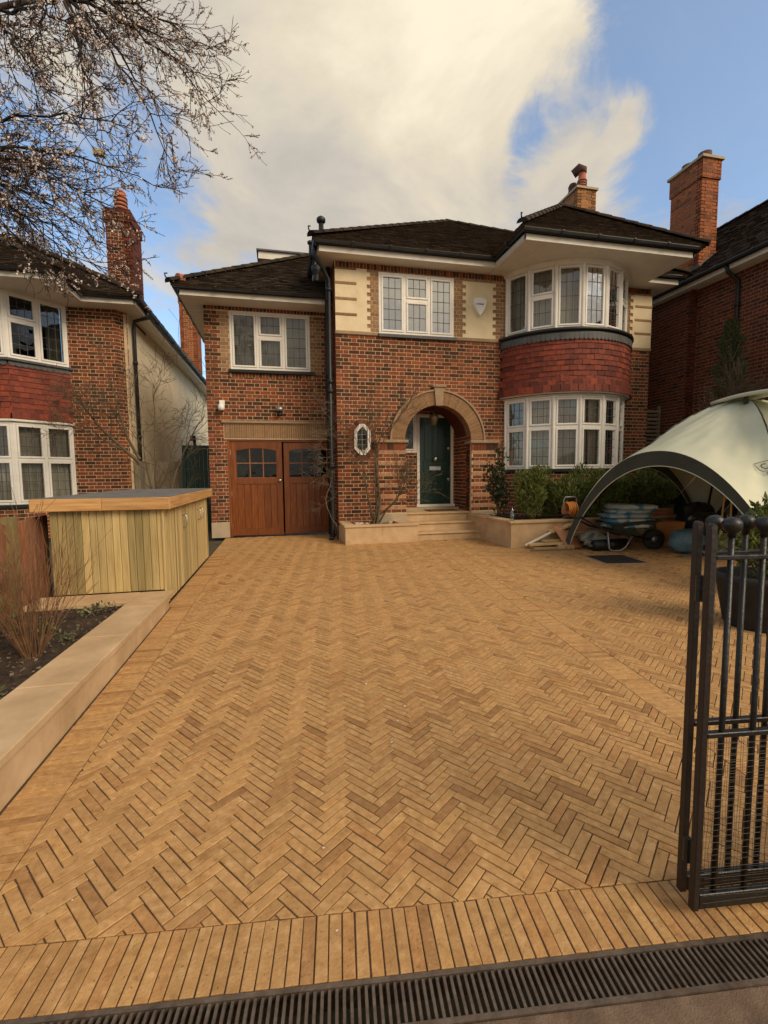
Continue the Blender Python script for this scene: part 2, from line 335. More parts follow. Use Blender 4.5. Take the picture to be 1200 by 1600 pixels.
leafmat('bud', (.07, .028, .022), (.15, .065, .05))
pm('plastic_white', two((.74, .72, .68), (.82, .80, .76)), .35, 5, .02, 20)
pm('lamp_shade', two((.10, .07, .035), (.16, .11, .06)), .25, 5, .05, 20)
pm('ink_blue', two((.03, .06, .12), (.04, .07, .14)), .5, 5, 0)
pm('ink_dark', two((.03, .04, .035), (.05, .06, .05)), .6, 5, 0)
pm('mat', two((.10, .045, .02), (.18, .09, .045)), .95, 60, 1, 200)
pm('antenna', two((.30, .29, .27), (.42, .40, .37)), .5, 5, 0, metal=.6)
def glassmat(name, tint, base, rough=.02):
    m = bpy.data.materials.new(name); m.use_nodes = True; N = m.node_tree.nodes; L = m.node_tree.links; N.clear()
    o = N.new('ShaderNodeOutputMaterial'); mx = N.new('ShaderNodeMixShader'); t = N.new('ShaderNodeBsdfTransparent'); g = N.new('ShaderNodeBsdfGlossy')
    t.inputs[0].default_value = (*tint, 1); g.inputs['Roughness'].default_value = rough; g.inputs[0].default_value = (.95, .95, .95, 1)
    fz = N.new('ShaderNodeFresnel'); fz.inputs[0].default_value = 1.52
    ad = N.new('ShaderNodeMath'); ad.operation = 'ADD'; ad.use_clamp = True; L.new(fz.outputs[0], ad.inputs[0]); ad.inputs[1].default_value = base
    # old glass is never quite flat
    geo = N.new('ShaderNodeNewGeometry'); n = N.new('ShaderNodeTexNoise'); L.new(geo.outputs['Position'], n.inputs['Vector']); n.inputs['Scale'].default_value = 2.2
    bp = N.new('ShaderNodeBump'); bp.inputs['Strength'].default_value = .25; bp.inputs['Distance'].default_value = .02; L.new(n.outputs['Fac'], bp.inputs['Height']); L.new(bp.outputs[0], g.inputs['Normal'])
    L.new(ad.outputs[0], mx.inputs[0]); L.new(t.outputs[0], mx.inputs[1]); L.new(g.outputs[0], mx.inputs[2]); L.new(mx.outputs[0], o.inputs[0]); M[name] = m
glassmat('glass', (.84, .85, .84), .05)
glassmat('glass_bright_reflection', (.70, .68, .64), .45)  # plain glass with its mirror share raised for a brighter sky reflection
glassmat('glass_dark', (.25, .26, .26), .0)
pm('brick_orange', [(0, (.26, .115, .04)), (.5, (.34, .155, .055)), (1, (.42, .205, .08))], .85, 22, .5, 90, rnd=[(0, (.5, .5, .5)), (.4, (.9, .88, .86)), (1, (1.2, 1.1, 1.0))], bdist=.004, spec=.25)
pm('brick_orange2', [(0, (.22, .07, .03)), (.5, (.30, .10, .04)), (1, (.38, .14, .055))], .85, 22, .5, 90, rnd=[(0, (.5, .5, .55)), (.4, (.9, .88, .86)), (1, (1.25, 1.1, 1.0))], bdist=.004, spec=.25)
glassmat('plastic_bottle', (.80, .84, .86), .12, .1)
# ------------------------------------------------------------------ ground
rng = random.Random(7)
g = MB(); g.face([(-900, -900, -.07), (900, -900, -.07), (900, 900, -.07), (-900, 900, -.07)])
g.build('ground', 'earth', kind='structure', label='bare earth stretching under the gardens and the street to the horizon')
FA = R(-7.0); FU = V(math.cos(FA), math.sin(FA), 0); FV = V(-math.sin(FA), math.cos(FA), 0); FO = V(.29, 1.37, 0)
def uv(u, v, z=0.0): return FO + FU*u + FV*v + V(0, 0, z)
def to_uv(x, y): d = V(x, y, 0)-FO; return d.dot(FU), d.dot(FV)
pv = MB(); pv.face([uv(-30, -.338, -.004), uv(-30, -9, -.03), uv(30, -9, -.03), uv(30, -.338, -.004)])
pv.build('pavement', 'asphalt', kind='structure', label='brown worn pavement in front of the drain grating')

def clip(poly, n, d):
    """keep the part of a convex polygon where n.p <= d"""
    out = []
    for i in range(len(poly)):
        p, q = poly[i], poly[(i+1) % len(poly)]
        a = p[0]*n[0]+p[1]*n[1]-d; b = q[0]*n[0]+q[1]*n[1]-d
        if a <= 0: out.append(p)
        if (a < 0 < b) or (b < 0 < a):
            t = a/(a-b); out.append((p[0]+(q[0]-p[0])*t, p[1]+(q[1]-p[1])*t))
    return out
def area(p): return abs(sum(p[i][0]*p[(i+1) % len(p)][1]-p[(i+1) % len(p)][0]*p[i][1] for i in range(len(p))))/2
def inset(poly, k):
    s = sum(poly[i][0]*poly[(i+1) % len(poly)][1]-poly[(i+1) % len(poly)][0]*poly[i][1] for i in range(len(poly)))
    if s < 0: poly = poly[::-1]
    out = poly
    for i in range(len(poly)):
        p, q = poly[i], poly[(i+1) % len(poly)]
        dx, dy = q[0]-p[0], q[1]-p[1]; l = math.hypot(dx, dy)
        if l < 1e-5: continue
        n = (dy/l, -dx/l); out = clip(out, n, n[0]*p[0]+n[1]*p[1]-k)
        if len(out) < 3: return []
    return out
def slab(mb, poly, top, depth, ch, rnd=0.0, jig=0.0):
    """a paver: polygon (world x, y) with a worn, chamfered top edge"""
    inn = inset(poly, ch)
    s = sum(poly[i][0]*poly[(i+1) % len(poly)][1]-poly[(i+1) % len(poly)][0]*poly[i][1] for i in range(len(poly)))
    if s < 0: poly = poly[::-1]
    n = len(poly)
    cx = sum(p[0] for p in poly)/n; cy = sum(p[1] for p in poly)/n
    tx, ty = rng.uniform(-jig, jig), rng.uniform(-jig, jig)
    def z(p): return top+(p[0]-cx)*tx+(p[1]-cy)*ty
    if len(inn) != n:
        mb.raw([(p[0], p[1], z(p)) for p in poly]+[(p[0], p[1], top-depth) for p in poly],
               [tuple(range(n))]+[(k, n+k, n+(k+1) % n, (k+1) % n) for k in range(n)], rnd); return
    # line the inset up with the outline
    k0 = min(range(n), key=lambda k: sum((inn[(i+k) % n][0]-poly[i][0])**2+(inn[(i+k) % n][1]-poly[i][1])**2 for i in range(n)))
    inn = [inn[(i+k0) % n] for i in range(n)]
    mb.raw([(p[0], p[1], z(p)) for p in inn]+[(p[0], p[1], z(p)-ch) for p in poly]+[(p[0], p[1], top-depth) for p in poly],
           [tuple(range(n))]+[(k, n+k, n+(k+1) % n, (k+1) % n) for k in range(n)]+[(n+k, 2*n+k, 2*n+(k+1) % n, n+(k+1) % n) for k in range(n)], rnd)

BW, BL = .0415, .166          # paver module
def pavers():
    out = []                  # (polygon, centre)
    lines = []                # region A, B as half-planes in world xy
    def hp(n, p): return ((n.x, n.y), n.x*p.x+n.y*p.y)
    XL = -.985
    Areg = [hp(-FV, uv(0, 0)), hp(FU, uv(1.75, 0)), ((-1, 0), -XL), ((0, 1), 11.0)]
    Breg = [hp(-FV, uv(0, 0)), hp(-FU, uv(1.96, 0)), ((1, 0), 9.0), ((0, 1), 10.0)]
    def hidden(x, y): return (x > 4.32 and y > 8.0) or (x > 1.3 and y > 9.25) or (y > 11.0)
    e1 = (FU+FV).normalized(); e2 = (FV-FU).normalized()
    o = uv(.03, -.07)
    n4 = 4
    for reg, (lo, hi) in ((Areg, (-260, 320)), (Breg, (-260, 320))):
        for k in range(-260, 320):
            for m in range(-50, 50):
                for kind in (0, 1):
                    a = (k+2*n4*m)*BW; b = (k+kind)*BW
                    w, h = (BL, BW) if kind == 0 else (BW, BL)
                    c = o+e1*(a+w/2)+e2*(b+h/2)
                    if c.x < -1.3 or c.x > 9.2 or c.y < 1.0 or c.y > 11.2 or hidden(c.x, c.y): continue
                    if c.x > c.y*2.6+1.3 or c.x < -c.y*.52-.4: continue
                    poly = [((o+e1*p+e2*q).x, (o+e1*p+e2*q).y) for p, q in ((a, b), (a+w, b), (a+w, b+h), (a, b+h))]
                    full = True
                    for nn, d in reg:
                        if max(p[0]*nn[0]+p[1]*nn[1] for p in poly) > d:
                            full = False; poly = clip(poly, nn, d)
                            if len(poly) < 3: break
                    if len(poly) < 3 or area(poly) < .00012: continue
                    out.append((poly, full, kind))
    # soldier course along the drain, and along the dividing line, and along the left-hand wall
    u = -2.2
    while u < 3.35:
        q = [uv(u, -.203), uv(u+.0405, -.203), uv(u+.0405, 0), uv(u, 0)]
        if q[0].x > -1.2: out.append(([(p.x, p.y) for p in q], True, 2))
        u += .0405
    v = 0.0
    while v < 8.3:
        q = [uv(1.75, v), uv(1.96, v), uv(1.96, v+.0415), uv(1.75, v+.0415)]
        if not hidden(q[0].x, q[0].y): out.append(([(p.x, p.y) for p in q], True, 3))
        v += .0415
    y = 1.2
    while y < 10.9:
        xl = -1.195 if y < 5.3 else -1.25
        poly = [(xl, y), (XL, y), (XL, y+.0415), (xl, y+.0415)]
        poly = clip(poly, (-FV.x, -FV.y), -FV.dot(uv(0, 0)))
        if len(poly) >= 3 and area(poly) > .0006: out.append((poly, False, 4))
        y += .0415
    return out
bed = MB()
q = [tuple(uv(-1.56, -.204).xy), tuple(uv(3.4, -.204).xy), (9.4, 2.2), (9.4, 11.05), (-1.26, 11.05), (-1.26, 2.0)]
bed.raw([(x, y, -.0045) for x, y in q], [tuple(range(6))])
driveway = bed.build('driveway', 'joint', kind='structure', label='golden clay paver driveway laid in herringbone with soldier-course borders', origin=(0, 0, 0))
def lay_pavers():
    ps = []
    for poly, full, kind in pavers():
        p = inset(poly, .0021); p = [(a+rng.gauss(0, .0007), b+rng.gauss(0, .0007)) for a, b in p]
        if len(p) < 3 or area(p) < .00006: continue
        cx = sum(a for a, b in p)/len(p); cy = sum(b for a, b in p)/len(p)
        ps.append((math.hypot(cx, cy), p, cx, cy))
    ps.sort(key=lambda t: t[0])
    stuff = MB(); n = 0
    for d, p, cx, cy in ps:
        lx = cx*math.cos(R(12.6))-cy*math.sin(R(12.6)); ly = cx*math.sin(R(12.6))+cy*math.cos(R(12.6))
        seen = ly > 0 and abs(lx)/max(ly, .01) < .95 and ly > .95
        top = min(.0015, max(-.0015, rng.gauss(0, .0008)))
        if seen and n < 300:
            mb = MB(); slab(mb, [(a-cx, b-cy) for a, b in p], 0, .03, .0016, 0, .003)
            me = bpy.data.meshes.new('paver'); me.from_pydata(mb.v, [], mb.f); me.materials.append(M['paver'])
            inst('paver', me, driveway, (cx, cy, top)); n += 1
        else:
            slab(stuff, p, top, .012, .0016, rng.random(), .003 if d < 6 else .0015)
    stuff.build('herringbone_pavers', 'paver', driveway, kind='stuff', fix=False)
lay_pavers()

# drain channel with its cast grating
drain = thing('drain_channel', 'dark slotted metal drain channel across the mouth of the driveway', 'drain', tuple(uv(0, -.27)))
dm = MB()
def drow(v0, v1, z0, z1, mb=None, u0=-2.3, u1=3.4):
    mb = mb or dm
    a, b, c, d = uv(u0, v0), uv(u1, v0), uv(u1, v1), uv(u0, v1)
    mb.raw([(*p.xy, z0) for p in (a, b, c, d)]+[(*p.xy, z1) for p in (a, b, c, d)], [(0, 3, 2, 1), (4, 5, 6, 7), (0, 1, 5, 4), (1, 2, 6, 5), (2, 3, 7, 6), (3, 0, 4, 7)])
drow(-.2195, -.206, -.11, .001); drow(-.336, -.322, -.11, .001)
dm.build('frame', 'grate', drain)
tm = MB(); drow(-.3215, -.2200, -.12, -.10, tm); tm.build('trough', 'dark', drain)
bm_ = MB(); bm_.fbox(Fp((0, 0, 0), FU, FV), -.0046, .0046, -.0505, .0505, -.011, 0, 0, .0012)
bar_me = bpy.data.meshes.new('grate_bar'); bar_me.from_pydata(bm_.v, [], bm_.f); bar_me.materials.append(M['grate'])
nb = 0; u = -2.2
while u < 3.3:
    p = uv(u, -.2708)
    if p.x > -1.6 and nb < 300:
        inst('grate_bar', bar_me, drain, (p.x, p.y, -.001+rng.gauss(0, .0006))); nb += 1
    u += .0201

# manhole cover set into the paving
mh = thing('manhole_cover', 'dark square recessed manhole cover with metal rim in the paving', 'manhole cover', (5.3, 6.4, 0))
def quadslab(mb, pts, z0, z1):
    n = len(pts); mb.raw([(x, y, z0) for x, y in pts]+[(x, y, z1) for x, y in pts], [tuple(reversed(range(n))), tuple(range(n, 2*n))]+[(k, (k+1) % n, n+(k+1) % n, n+k) for k in range(n)])
mc = [(5.02, 6.83), (5.68, 6.72), (5.56, 6.02), (4.90, 6.13)]
mb = MB(); quadslab(mb, mc, -.01, .004); mb.build('rim', 'galv', mh)
ins = inset(mc, .025)
mb = MB(); quadslab(mb, ins, 0, .008); mb.build('tray', 'rubber', mh)
# ------------------------------------------------------------------ masonry
CO, JT = .0815, .0135          # course height, joint
ST, HD = .236, .113           # stretcher and header modules
def rsub(rects, h):
    out = []
    for a0, a1, b0, b1 in rects:
        h0, h1, k0, k1 = h
        if h1 <= a0 or h0 >= a1 or k1 <= b0 or k0 >= b1: out.append((a0, a1, b0, b1)); continue
        if h0 > a0: out.append((a0, h0, b0, b1))
        if h1 < a1: out.append((h1, a1, b0, b1))
        x0, x1 = max(a0, h0), min(a1, h1)
        if k0 > b0: out.append((x0, x1, b0, k0))
        if k1 < b1: out.append((x0, x1, k1, b1))
    return out
class House:
    def __init__(s, name, label, loc, mortar, brick):
        s.root = thing(name, label, 'house', loc); s.wallmb = MB(); s.cands = []; s.mortar = mortar; s.brickmat = brick; s.extra = {}
    def wall(s, F, rects, holes, mat=None, zbase=0.0, off=0.0, proud=.007, thick=.22, back=True, dmin=0, skip=()):
        """backing wall with real openings, and the bricks that face it"""
        rr = list(rects)
        for h in holes: rr = rsub(rr, h)
        if back:
            for a0, a1, b0, b1 in rr: s.wallmb.fbox(F, a0, a1, b0, b1, -thick, 0)
        amin = min(r[0] for r in rects); amax = max(r[1] for r in rects); bmin = min(r[2] for r in rects); bmax = max(r[3] for r in rects)
        k = math.floor((bmin-zbase)/CO)
        while zbase+k*CO < bmax:
            z0 = zbase+k*CO; a = amin-rng.uniform(0, .004)+off-(ST*.75 if k % 2 else 0)-ST
            i = 0
            while a < amax:
                L = ST if i % 2 == 0 else HD
                i += 1
                rs = [(max(a, r[0]), min(a+L-JT, r[1]), max(z0, r[2]), min(z0+CO-JT, r[3])) for r in rects if min(a+L-JT, r[1])-max(a, r[0]) > .015 and min(z0+CO-JT, r[3])-max(z0, r[2]) > .015]
                full0 = len(rs) == 1 and abs((rs[0][1]-rs[0][0])-(L-JT)) < 1e-6 and abs(rs[0][3]-rs[0][2]-(CO-JT)) < 1e-6
                for h in list(holes)+list(skip): rs = rsub(rs, h)
                for q in rs:
                    if q[1]-q[0] < .012 or q[3]-q[2] < .012: continue
                    full = full0 and abs((q[1]-q[0])-(L-JT)) < 1e-6 and abs(q[3]-q[2]-(CO-JT)) < 1e-6
                    m = mat(q, k) if callable(mat) else (mat or s.brickmat)
                    c = F.pt((q[0]+q[1])/2, (q[2]+q[3])/2)
                    s.cands.append(((c-CAM).length+dmin, F, q, full, m, proud, L))
                a += L
            k += 1
    def soldier(s, F, a0, a1, b0, b1, mat=None, proud=.008, w=.075):
        n = max(1, round((a1-a0)/w)); w = (a1-a0)/n
        for i in range(n): s.cands.append((99, F, (a0+i*w, a0+(i+1)*w-JT*.8, b0, b1), False, mat or s.brickmat, proud, 0))
    def finish(s, limit=300):
        w = s.wallmb.build('wall', s.mortar, s.root)
        s.cands.sort(key=lambda t: t[0])
        shared = {}; n = 0; groups = {}
        for d, F, q, full, m, pr, L in s.cands:
            if full and m == s.brickmat and L == ST and n < limit:
                key = (L, pr)
                if key not in shared:
                    mb = MB(); G = Fr((0, 0, 0), (1, 0)); mb.fbox(G, -(L-JT)/2, (L-JT)/2, -(CO-JT)/2, (CO-JT)/2, -.03, pr, 0, .003)
                    me = bpy.data.meshes.new('brick'); me.from_pydata(mb.v, [], mb.f); me.materials.append(M[m]); shared[key] = me
                inst('brick', shared[key], w, F.pt((q[0]+q[1])/2, (q[2]+q[3])/2, 0), (0, 0, F.ang)); n += 1
            else:
                mb = groups.setdefault(m, MB()); a0, a1, b0, b1 = q; P = F.pt; c = pr+rng.uniform(-.0015, .0015)
                mb.raw([P(a0, b0, -.004), P(a1, b0, -.004), P(a1, b1, -.004), P(a0, b1, -.004), P(a0, b0, c), P(a1, b0, c), P(a1, b1, c), P(a0, b1, c)],
                       [(0, 1, 5, 4), (1, 2, 6, 5), (2, 3, 7, 6), (3, 0, 4, 7), (4, 5, 6, 7)], rng.random())
        for m, mb in groups.items():
            nm = {'brick': 'brickwork', 'brick_dark': 'brickwork', 'brick_tan': 'tan_brickwork', 'brick_stripe': 'striped_brickwork', 'brick_arch': 'lintel_brickwork'}.get(m, 'brickwork')
            mb.build(nm, m, w, kind='stuff', fix=False)
        s.wallobj = w
def part(root, name, mat, fn, smooth=False, kind=None, label=None):
    mb = MB(); fn(mb); return mb.build(name, mat, root, smooth, kind=kind, label=label)
def curtain_sheet(F, a0, a1, b0, b1, c, seed, fold=.055, amp=.016):
    r = random.Random(seed); mb = MB(); n = max(6, int((a1-a0)/.012)); top = []; bot = []
    ph = r.uniform(0, 6); w = 0
    for i in range(n+1):
        t = i/n; a = a0+(a1-a0)*t; w += (a1-a0)/n/fold*(1+.5*math.sin(a*9+ph))*6.28
        k = c+amp*math.sin(w)+.006*math.sin(w*.37+ph)
        top.append(F.pt(a, b1, k)); bot.append(F.pt(a+.01*math.sin(a*7), b0, k+.008*math.sin(w*.5)))
    mb.raw(bot+top, [(i, i+1, n+2+i, n+1+i) for i in range(n)])
    return mb
def window(root, F, w, h, cols, glass='glass', lead=(3, .2), curt='curtain', seed=1, t=.052, sash=.042, name='window', sill=None, depth=0.0, rows_in_lead=None, gapcurt=None, tm=.06):
    """cols: list of (relative width, [row split fractions]); frame mesh with sub-parts pane, leading, curtain"""
    fm = MB(); tot = sum(c[0] for c in cols); inner = w-2*t-tm*(len(cols)-1)
    D0, D1 = -.07+depth, .012+depth
    fm.fbox(F, 0, w, 0, t, D0, D1, 0, .006); fm.fbox(F, 0, w, h-t, h, D0, D1, 0, .006)
    fm.fbox(F, 0, t, t, h-t, D0, D1, 0, .006); fm.fbox(F, w-t, w, t, h-t, D0, D1, 0, .006)
    a = t; cells = []
    for i, (cw, splits) in enumerate(cols):
        cwid = inner*cw/tot; b = t; ys = [0]+list(splits)+[1]; H_ = h-2*t
        for j in range(len(ys)-1):
            b0 = t+H_*ys[j]+(tm/2 if j else 0); b1 = t+H_*ys[j+1]-(tm/2 if j < len(ys)-2 else 0)
            cells.append((a, a+cwid, b0, b1))
            if j: fm.fbox(F, a, a+cwid, b0-tm, b0, D0, D1-.003, 0, .005)
        a += cwid
        if i < len(cols)-1: fm.fbox(F, a, a+tm, t, h-t, D0, D1-.002, 0, .005); a += tm
    sm = []
    for a0, a1, b0, b1 in cells:                       # sashes, a little proud of the frame
        k0, k1 = -.05+depth, .024+depth
        a0 += .003; a1 -= .003; b0 += .003; b1 -= .003
        fm.fbox(F, a0, a1, b0, b0+sash, k0, k1, 0, .007); fm.fbox(F, a0, a1, b1-sash, b1, k0, k1, 0, .007)
        fm.fbox(F, a0, a0+sash, b0+sash, b1-sash, k0, k1, 0, .007); fm.fbox(F, a1-sash, a1, b0+sash, b1-sash, k0, k1, 0, .007)
    wo = fm.build(name, 'white', root)
    lm = MB()
    for a0, a1, b0, b1 in cells:
        p0, p1, q0, q1 = a0+sash, a1-sash, b0+sash, b1-sash
        mb = MB(); mb.face([F.pt(p0-.01, q0-.01, -.012+depth), F.pt(p1+.01, q0-.01, -.012+depth), F.pt(p1+.01, q1+.01, -.012+depth), F.pt(p0-.01, q1+.01, -.012+depth)])
        mb.build('pane', glass, wo)
        if lead:
            nx = lead[0]; ny = max(2, round((q1-q0)/lead[1]))
            for k in range(1, nx): x = p0+(p1-p0)*k/nx; lm.fbox(F, x-.005, x+.005, q0, q1, -.011+depth, -.004+depth)
            for k in range(1, ny): y = q0+(q1-q0)*k/ny; lm.fbox(F, p0, p1, y-.005, y+.005, -.0108+depth, -.0042+depth)
    if lead: lm.build('leading', 'came', wo)
    if curt:
        if gapcurt:
            for g0, g1 in gapcurt: curtain_sheet(F, w*g0, w*g1, .03, h-.03, -.15+depth, seed).build('curtain', curt, wo, True)
        else: curtain_sheet(F, .01, w-.01, .02, h-.02, -.15+depth, seed).build('curtain', curt, wo, True)
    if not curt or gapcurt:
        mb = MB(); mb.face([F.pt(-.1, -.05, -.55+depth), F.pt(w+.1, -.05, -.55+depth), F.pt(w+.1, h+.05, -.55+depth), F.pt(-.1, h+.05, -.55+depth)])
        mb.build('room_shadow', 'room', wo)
    if sill:
        o0, o1, m = sill
        mb = MB(); mb.fbox(F, -o0, w+o1, -.075, -.004, -.05, .075, 0, .008); mb.build('sill', m, wo)
    return wo
def clip2(poly, poly2):
    """clip a convex polygon by another (counter-clockwise) convex polygon"""
    for i in range(len(poly2)):
        p, q = poly2[i], poly2[(i+1) % len(poly2)]; dx, dy = q[0]-p[0], q[1]-p[1]
        n = (dy, -dx); poly = clip(poly, n, n[0]*p[0]+n[1]*p[1])
        if len(poly) < 3: return []
    return poly
def roof_face(tiles, slab_, pts, gauge=.115, tw=.18):
    """a planar roof slope, pts counter-clockwise seen from above, first edge = eave; real overlapping tiles"""
    pts = [Vector(p) for p in pts]
    n = (pts[1]-pts[0]).cross(pts[2]-pts[0]).normalized()
    if n.z < 0: n = -n
    h = V(-n.y, n.x, 0)
    if h.length < 1e-6: h = V(1, 0, 0)
    h.normalize(); s = n.cross(h)
    if s.z < 0: s = -s; h = -h
    o = pts[0]; P2 = [((p-o).dot(h), (p-o).dot(s)) for p in pts]
    ar = sum(P2[i][0]*P2[(i+1) % len(P2)][1]-P2[(i+1) % len(P2)][0]*P2[i][1] for i in range(len(P2)))
    if ar < 0: P2 = P2[::-1]
    slab_.raw([p for p in pts]+[p-n*.05 for p in pts], [tuple(range(len(pts))), tuple(reversed(range(len(pts), 2*len(pts))))]+[(k, (k+1) % len(pts), len(pts)+(k+1) % len(pts), len(pts)+k) for k in range(len(pts))])
    a0 = min(p[0] for p in P2); a1 = max(p[0] for p in P2); b0 = min(p[1] for p in P2); b1 = max(p[1] for p in P2)
    j = 0; b = b0-.03
    while b < b1:
        a = a0-tw*(.5 if j % 2 else 0)-rng.uniform(0, .02)
        while a < a1:
            q = [(a+.003, b), (a+tw-.003, b), (a+tw-.003, b+gauge+.02), (a+.003, b+gauge+.02)]
            r = clip2([q[0], q[1], q[2], q[3]], P2) if b > b0 else clip2([(x, max(y, b0)) for x, y in q], P2)
            if len(r) >= 3 and area(r) > .001:
                k = rng.uniform(.024, .036)+(.012 if rng.random() < .05 else 0); tl = rng.uniform(-.04, .04)
                def lift(x, y): return k-(y-b)/(gauge+.02)*(k-.006)+(x-a-tw/2)*tl
                top = [o+h*x+s*y+n*lift(x, y) for x, y in r]; bot = [o+h*x+s*y for x, y in r]; m = len(r)
                tiles.raw(top+bot, [tuple(range(m))]+[(i, m+i, m+(i+1) % m, (i+1) % m) for i in range(m)], rng.random())
            a += tw
        b += gauge; j += 1
def hip_tiles(mb, p, q, r=.10, step=.30):
    p, q = Vector(p), Vector(q); L = (q-p).length; n = max(1, int(L/step)); d = (q-p)/n; t = d.normalized()
    side = t.cross(V(0, 0, 1)).normalized(); up = side.cross(t)
    for i in range(n):
        a = p+d*i-t*.02; b = p+d*(i+1)+t*.02; rn = rng.random(); vs_ = []
        for e, rr in ((a, r*1.1), (b, r*.92)):
            for k in range(7):
                an = math.pi*k/6; vs_.append(e+side*math.cos(an)*rr+up*(math.sin(an)*rr*.75-.02))
        mb.raw(vs_, [(k, k+1, 8+k, 7+k) for k in range(6)]+[tuple(range(6, -1, -1))], rn)
def gutter(root, pts, r=.058, name='gutter'):
    mb = MB(); mb.tube(pts, r, 8)
    for i in range(len(pts)-1):                       # brackets and unions
        a, b = Vector(pts[i]), Vector(pts[i+1]); L = (b-a).length; n = int(L/.9)
        for k in range(1, n+1):
            c = a+(b-a)*k/(n+1); t = (b-a).normalized(); mb.tube([c-t*.03, c+t*.03], r*1.18, 8)
    return mb.build(name, 'black_plastic', root)
def downpipe(root, pts, r=.042, collars=()):
    mb = MB(); mb.tube(pts, r, 10)
    for c, d in collars: c, d = Vector(c), Vector(d).normalized(); mb.tube([c-d*.04, c+d*.04], r*1.35, 10)
    return mb.build('downpipe', 'black_plastic', root, True)
def fascia(root, segs, z0, z1, t=.025, name='fascia'):
    for (x0, y0), (x1, y1) in segs:
        F = Fr((x0, y0, 0), (x1-x0, y1-y0)); L = math.hypot(x1-x0, y1-y0)
        mb = MB(); mb.fbox(F, 0, L, z0, z1, -t, 0, 0, .003); mb.build(name, 'white_paint', root)
# ------------------------------------------------------------------ the brick house
H = House('brick_house', 'red brick house with a bow window, arched porch and wooden garage doors', (1.22, 10.0, 0), 'mortar', 'brick')
HR = H.root
FG = Fr((0, 11.03, 0), (1, 0)); FC = Fr((0, 10.0, 0), (1, 0)); FPier = Fr((0, 9.9, 0), (1, 0))
# garage wing
def gmat(q, k):
    a = (q[0]+q[1])/2; b = (q[2]+q[3])/2; j = .06 if k % 2 else 0
    if 3.78 < b < 5.06 and (-1.20-j < a < -1.0 or .7 < a < .96+j): return 'brick_tan'
    return 'brick'
H.wall(FG, [(-1.55, 1.24, 0, 5.16)], [(-1.16, 1.24, 0, 2.24), (-1.02, .75, 3.79, 5.07)], gmat, skip=[(-1.22, 1.24, 2.24, 2.66), (-1.55, 1.24, 5.06, 5.16), (-1.55, -1.16, 0, .36), (-1.02, .8, 3.62, 3.72)])
H.soldier(FG, -1.55, 1.22, 5.075, 5.155); H.soldier(FG, -1.0, .78, 3.625, 3.715)
H.soldier(FG, -1.2, 1.22, 2.27, 2.58, 'brick_arch', .012, .05)
part(HR, 'lintel_drip', 'stone_tan', lambda m: m.fbox(FG, -1.26, 1.22, 2.60, 2.655, 0, .06, 0, .008))
part(HR, 'plinth_block', 'stone_grey', lambda m: m.fbox(FG, -1.557, -1.16, 0, .345, -.02, .018, 0, .006))
FLs = Fr((-1.55, 19, 0), (0, -1)); H.wallmb.fbox(FLs, 0, 7.97, 0, 5.2, -.2, 0)
FRt = Fr((1.22, 11.03, 0), (0, -1)); H.wall(FRt, [(0, 1.025, 0, 5.9)], [])
FRs = Fr((9.03, 10.01, 0), (0, 1)); H.wallmb.fbox(FRs, 0, 9, 0, 5.9, -.2, 0)
# middle and right of the front
archrows = []
z = 2.15
while z < 3.05:
    r2 = .90**2-(z+.01-2.15)**2
    if r2 > 0: archrows.append((3.5-math.sqrt(r2), 3.5+math.sqrt(r2), z, z+.04))
    z += .04
porch = [(2.72, 4.28, .3, 2.15)]+archrows
def cmat(q, k):
    b = (q[2]+q[3])/2
    return 'brick_tan' if b > 4.46 else 'brick'
octskip = []
z = 1.745
while z < 2.605:
    k = abs(z+.02-2.175); hw = .275 if k < .245 else .275-(k-.245)*.157/.185
    octskip.append((1.765-hw, 1.765+hw, z, z+.04)); z += .04
oct_hole = (1.655, 1.875, 1.95, 2.40)
H.wall(FC, [(1.22, 5.14, .3, 5.9)], [(2.16, 3.87, 4.44, 5.73), oct_hole]+porch, cmat, skip=[(2.1, 2.72, .3, 2.02), (4.28, 4.9, .3, 2.02), (1.22, 5.14, 5.75, 5.9)]+octskip+[(1.22, 5.14, 4.38, 4.46)])
H.wall(FC, [(8.1, 9.03, 0, 5.9)], [], cmat, skip=[(8.1, 9.03, 5.75, 5.9), (8.1, 9.03, 4.38, 4.46)])
H.wallmb.fbox(FC, 1.22, 5.14, 0, .3, -.22, 0)
H.soldier(FC, 1.24, 5.12, 5.755, 5.87, 'brick', .01); H.soldier(FC, 8.2, 9.02, 5.755, 5.87, 'brick', .01)
for a0, a1 in ((1.21, 2.14), (3.88, 5.05), (8.3, 9.05)):
    part(HR, 'string_course', 'stone_tan', lambda m: m.fbox(FC, a0, a1, 4.385, 4.455, 0, .035, 0, .01))
# rendered panels with toothed edges and tan stripes
def cream_panel(a0, a1, z0, z1, teeth_l, teeth_r):
    mb = MB(); z = z0; k = 0
    while z < z1-.01:
        zz = min(z+CO, z1)
        mb.fbox(FC, a0-(.075 if teeth_l and k % 2 == 0 else 0), a1+(.075 if teeth_r and k % 2 == 0 else 0), z, zz+.0004, -.005, .022+.0003*(k % 2))
        z = zz; k += 1
    return mb.build('rendered_panel', 'cream', HR)
c1 = cream_panel(1.225, 1.90, 4.46, 5.75, False, True); cream_panel(4.15, 4.80, 4.46, 5.68, True, True); c3 = cream_panel(8.50, 9.035, 4.46, 5.70, True, False)
for zz in (4.77, 5.09, 5.41):
    mb = MB(); mb.fbox(FC, 1.215, 1.68, zz, zz+.055, 0, .032, 0, .004); mb.build('stripe', 'brick_tan', c1)
    mb = MB(); mb.fbox(FC, 8.56, 9.045, zz, zz+.055, 0, .032, 0, .004); mb.build('stripe', 'brick_tan', c3)
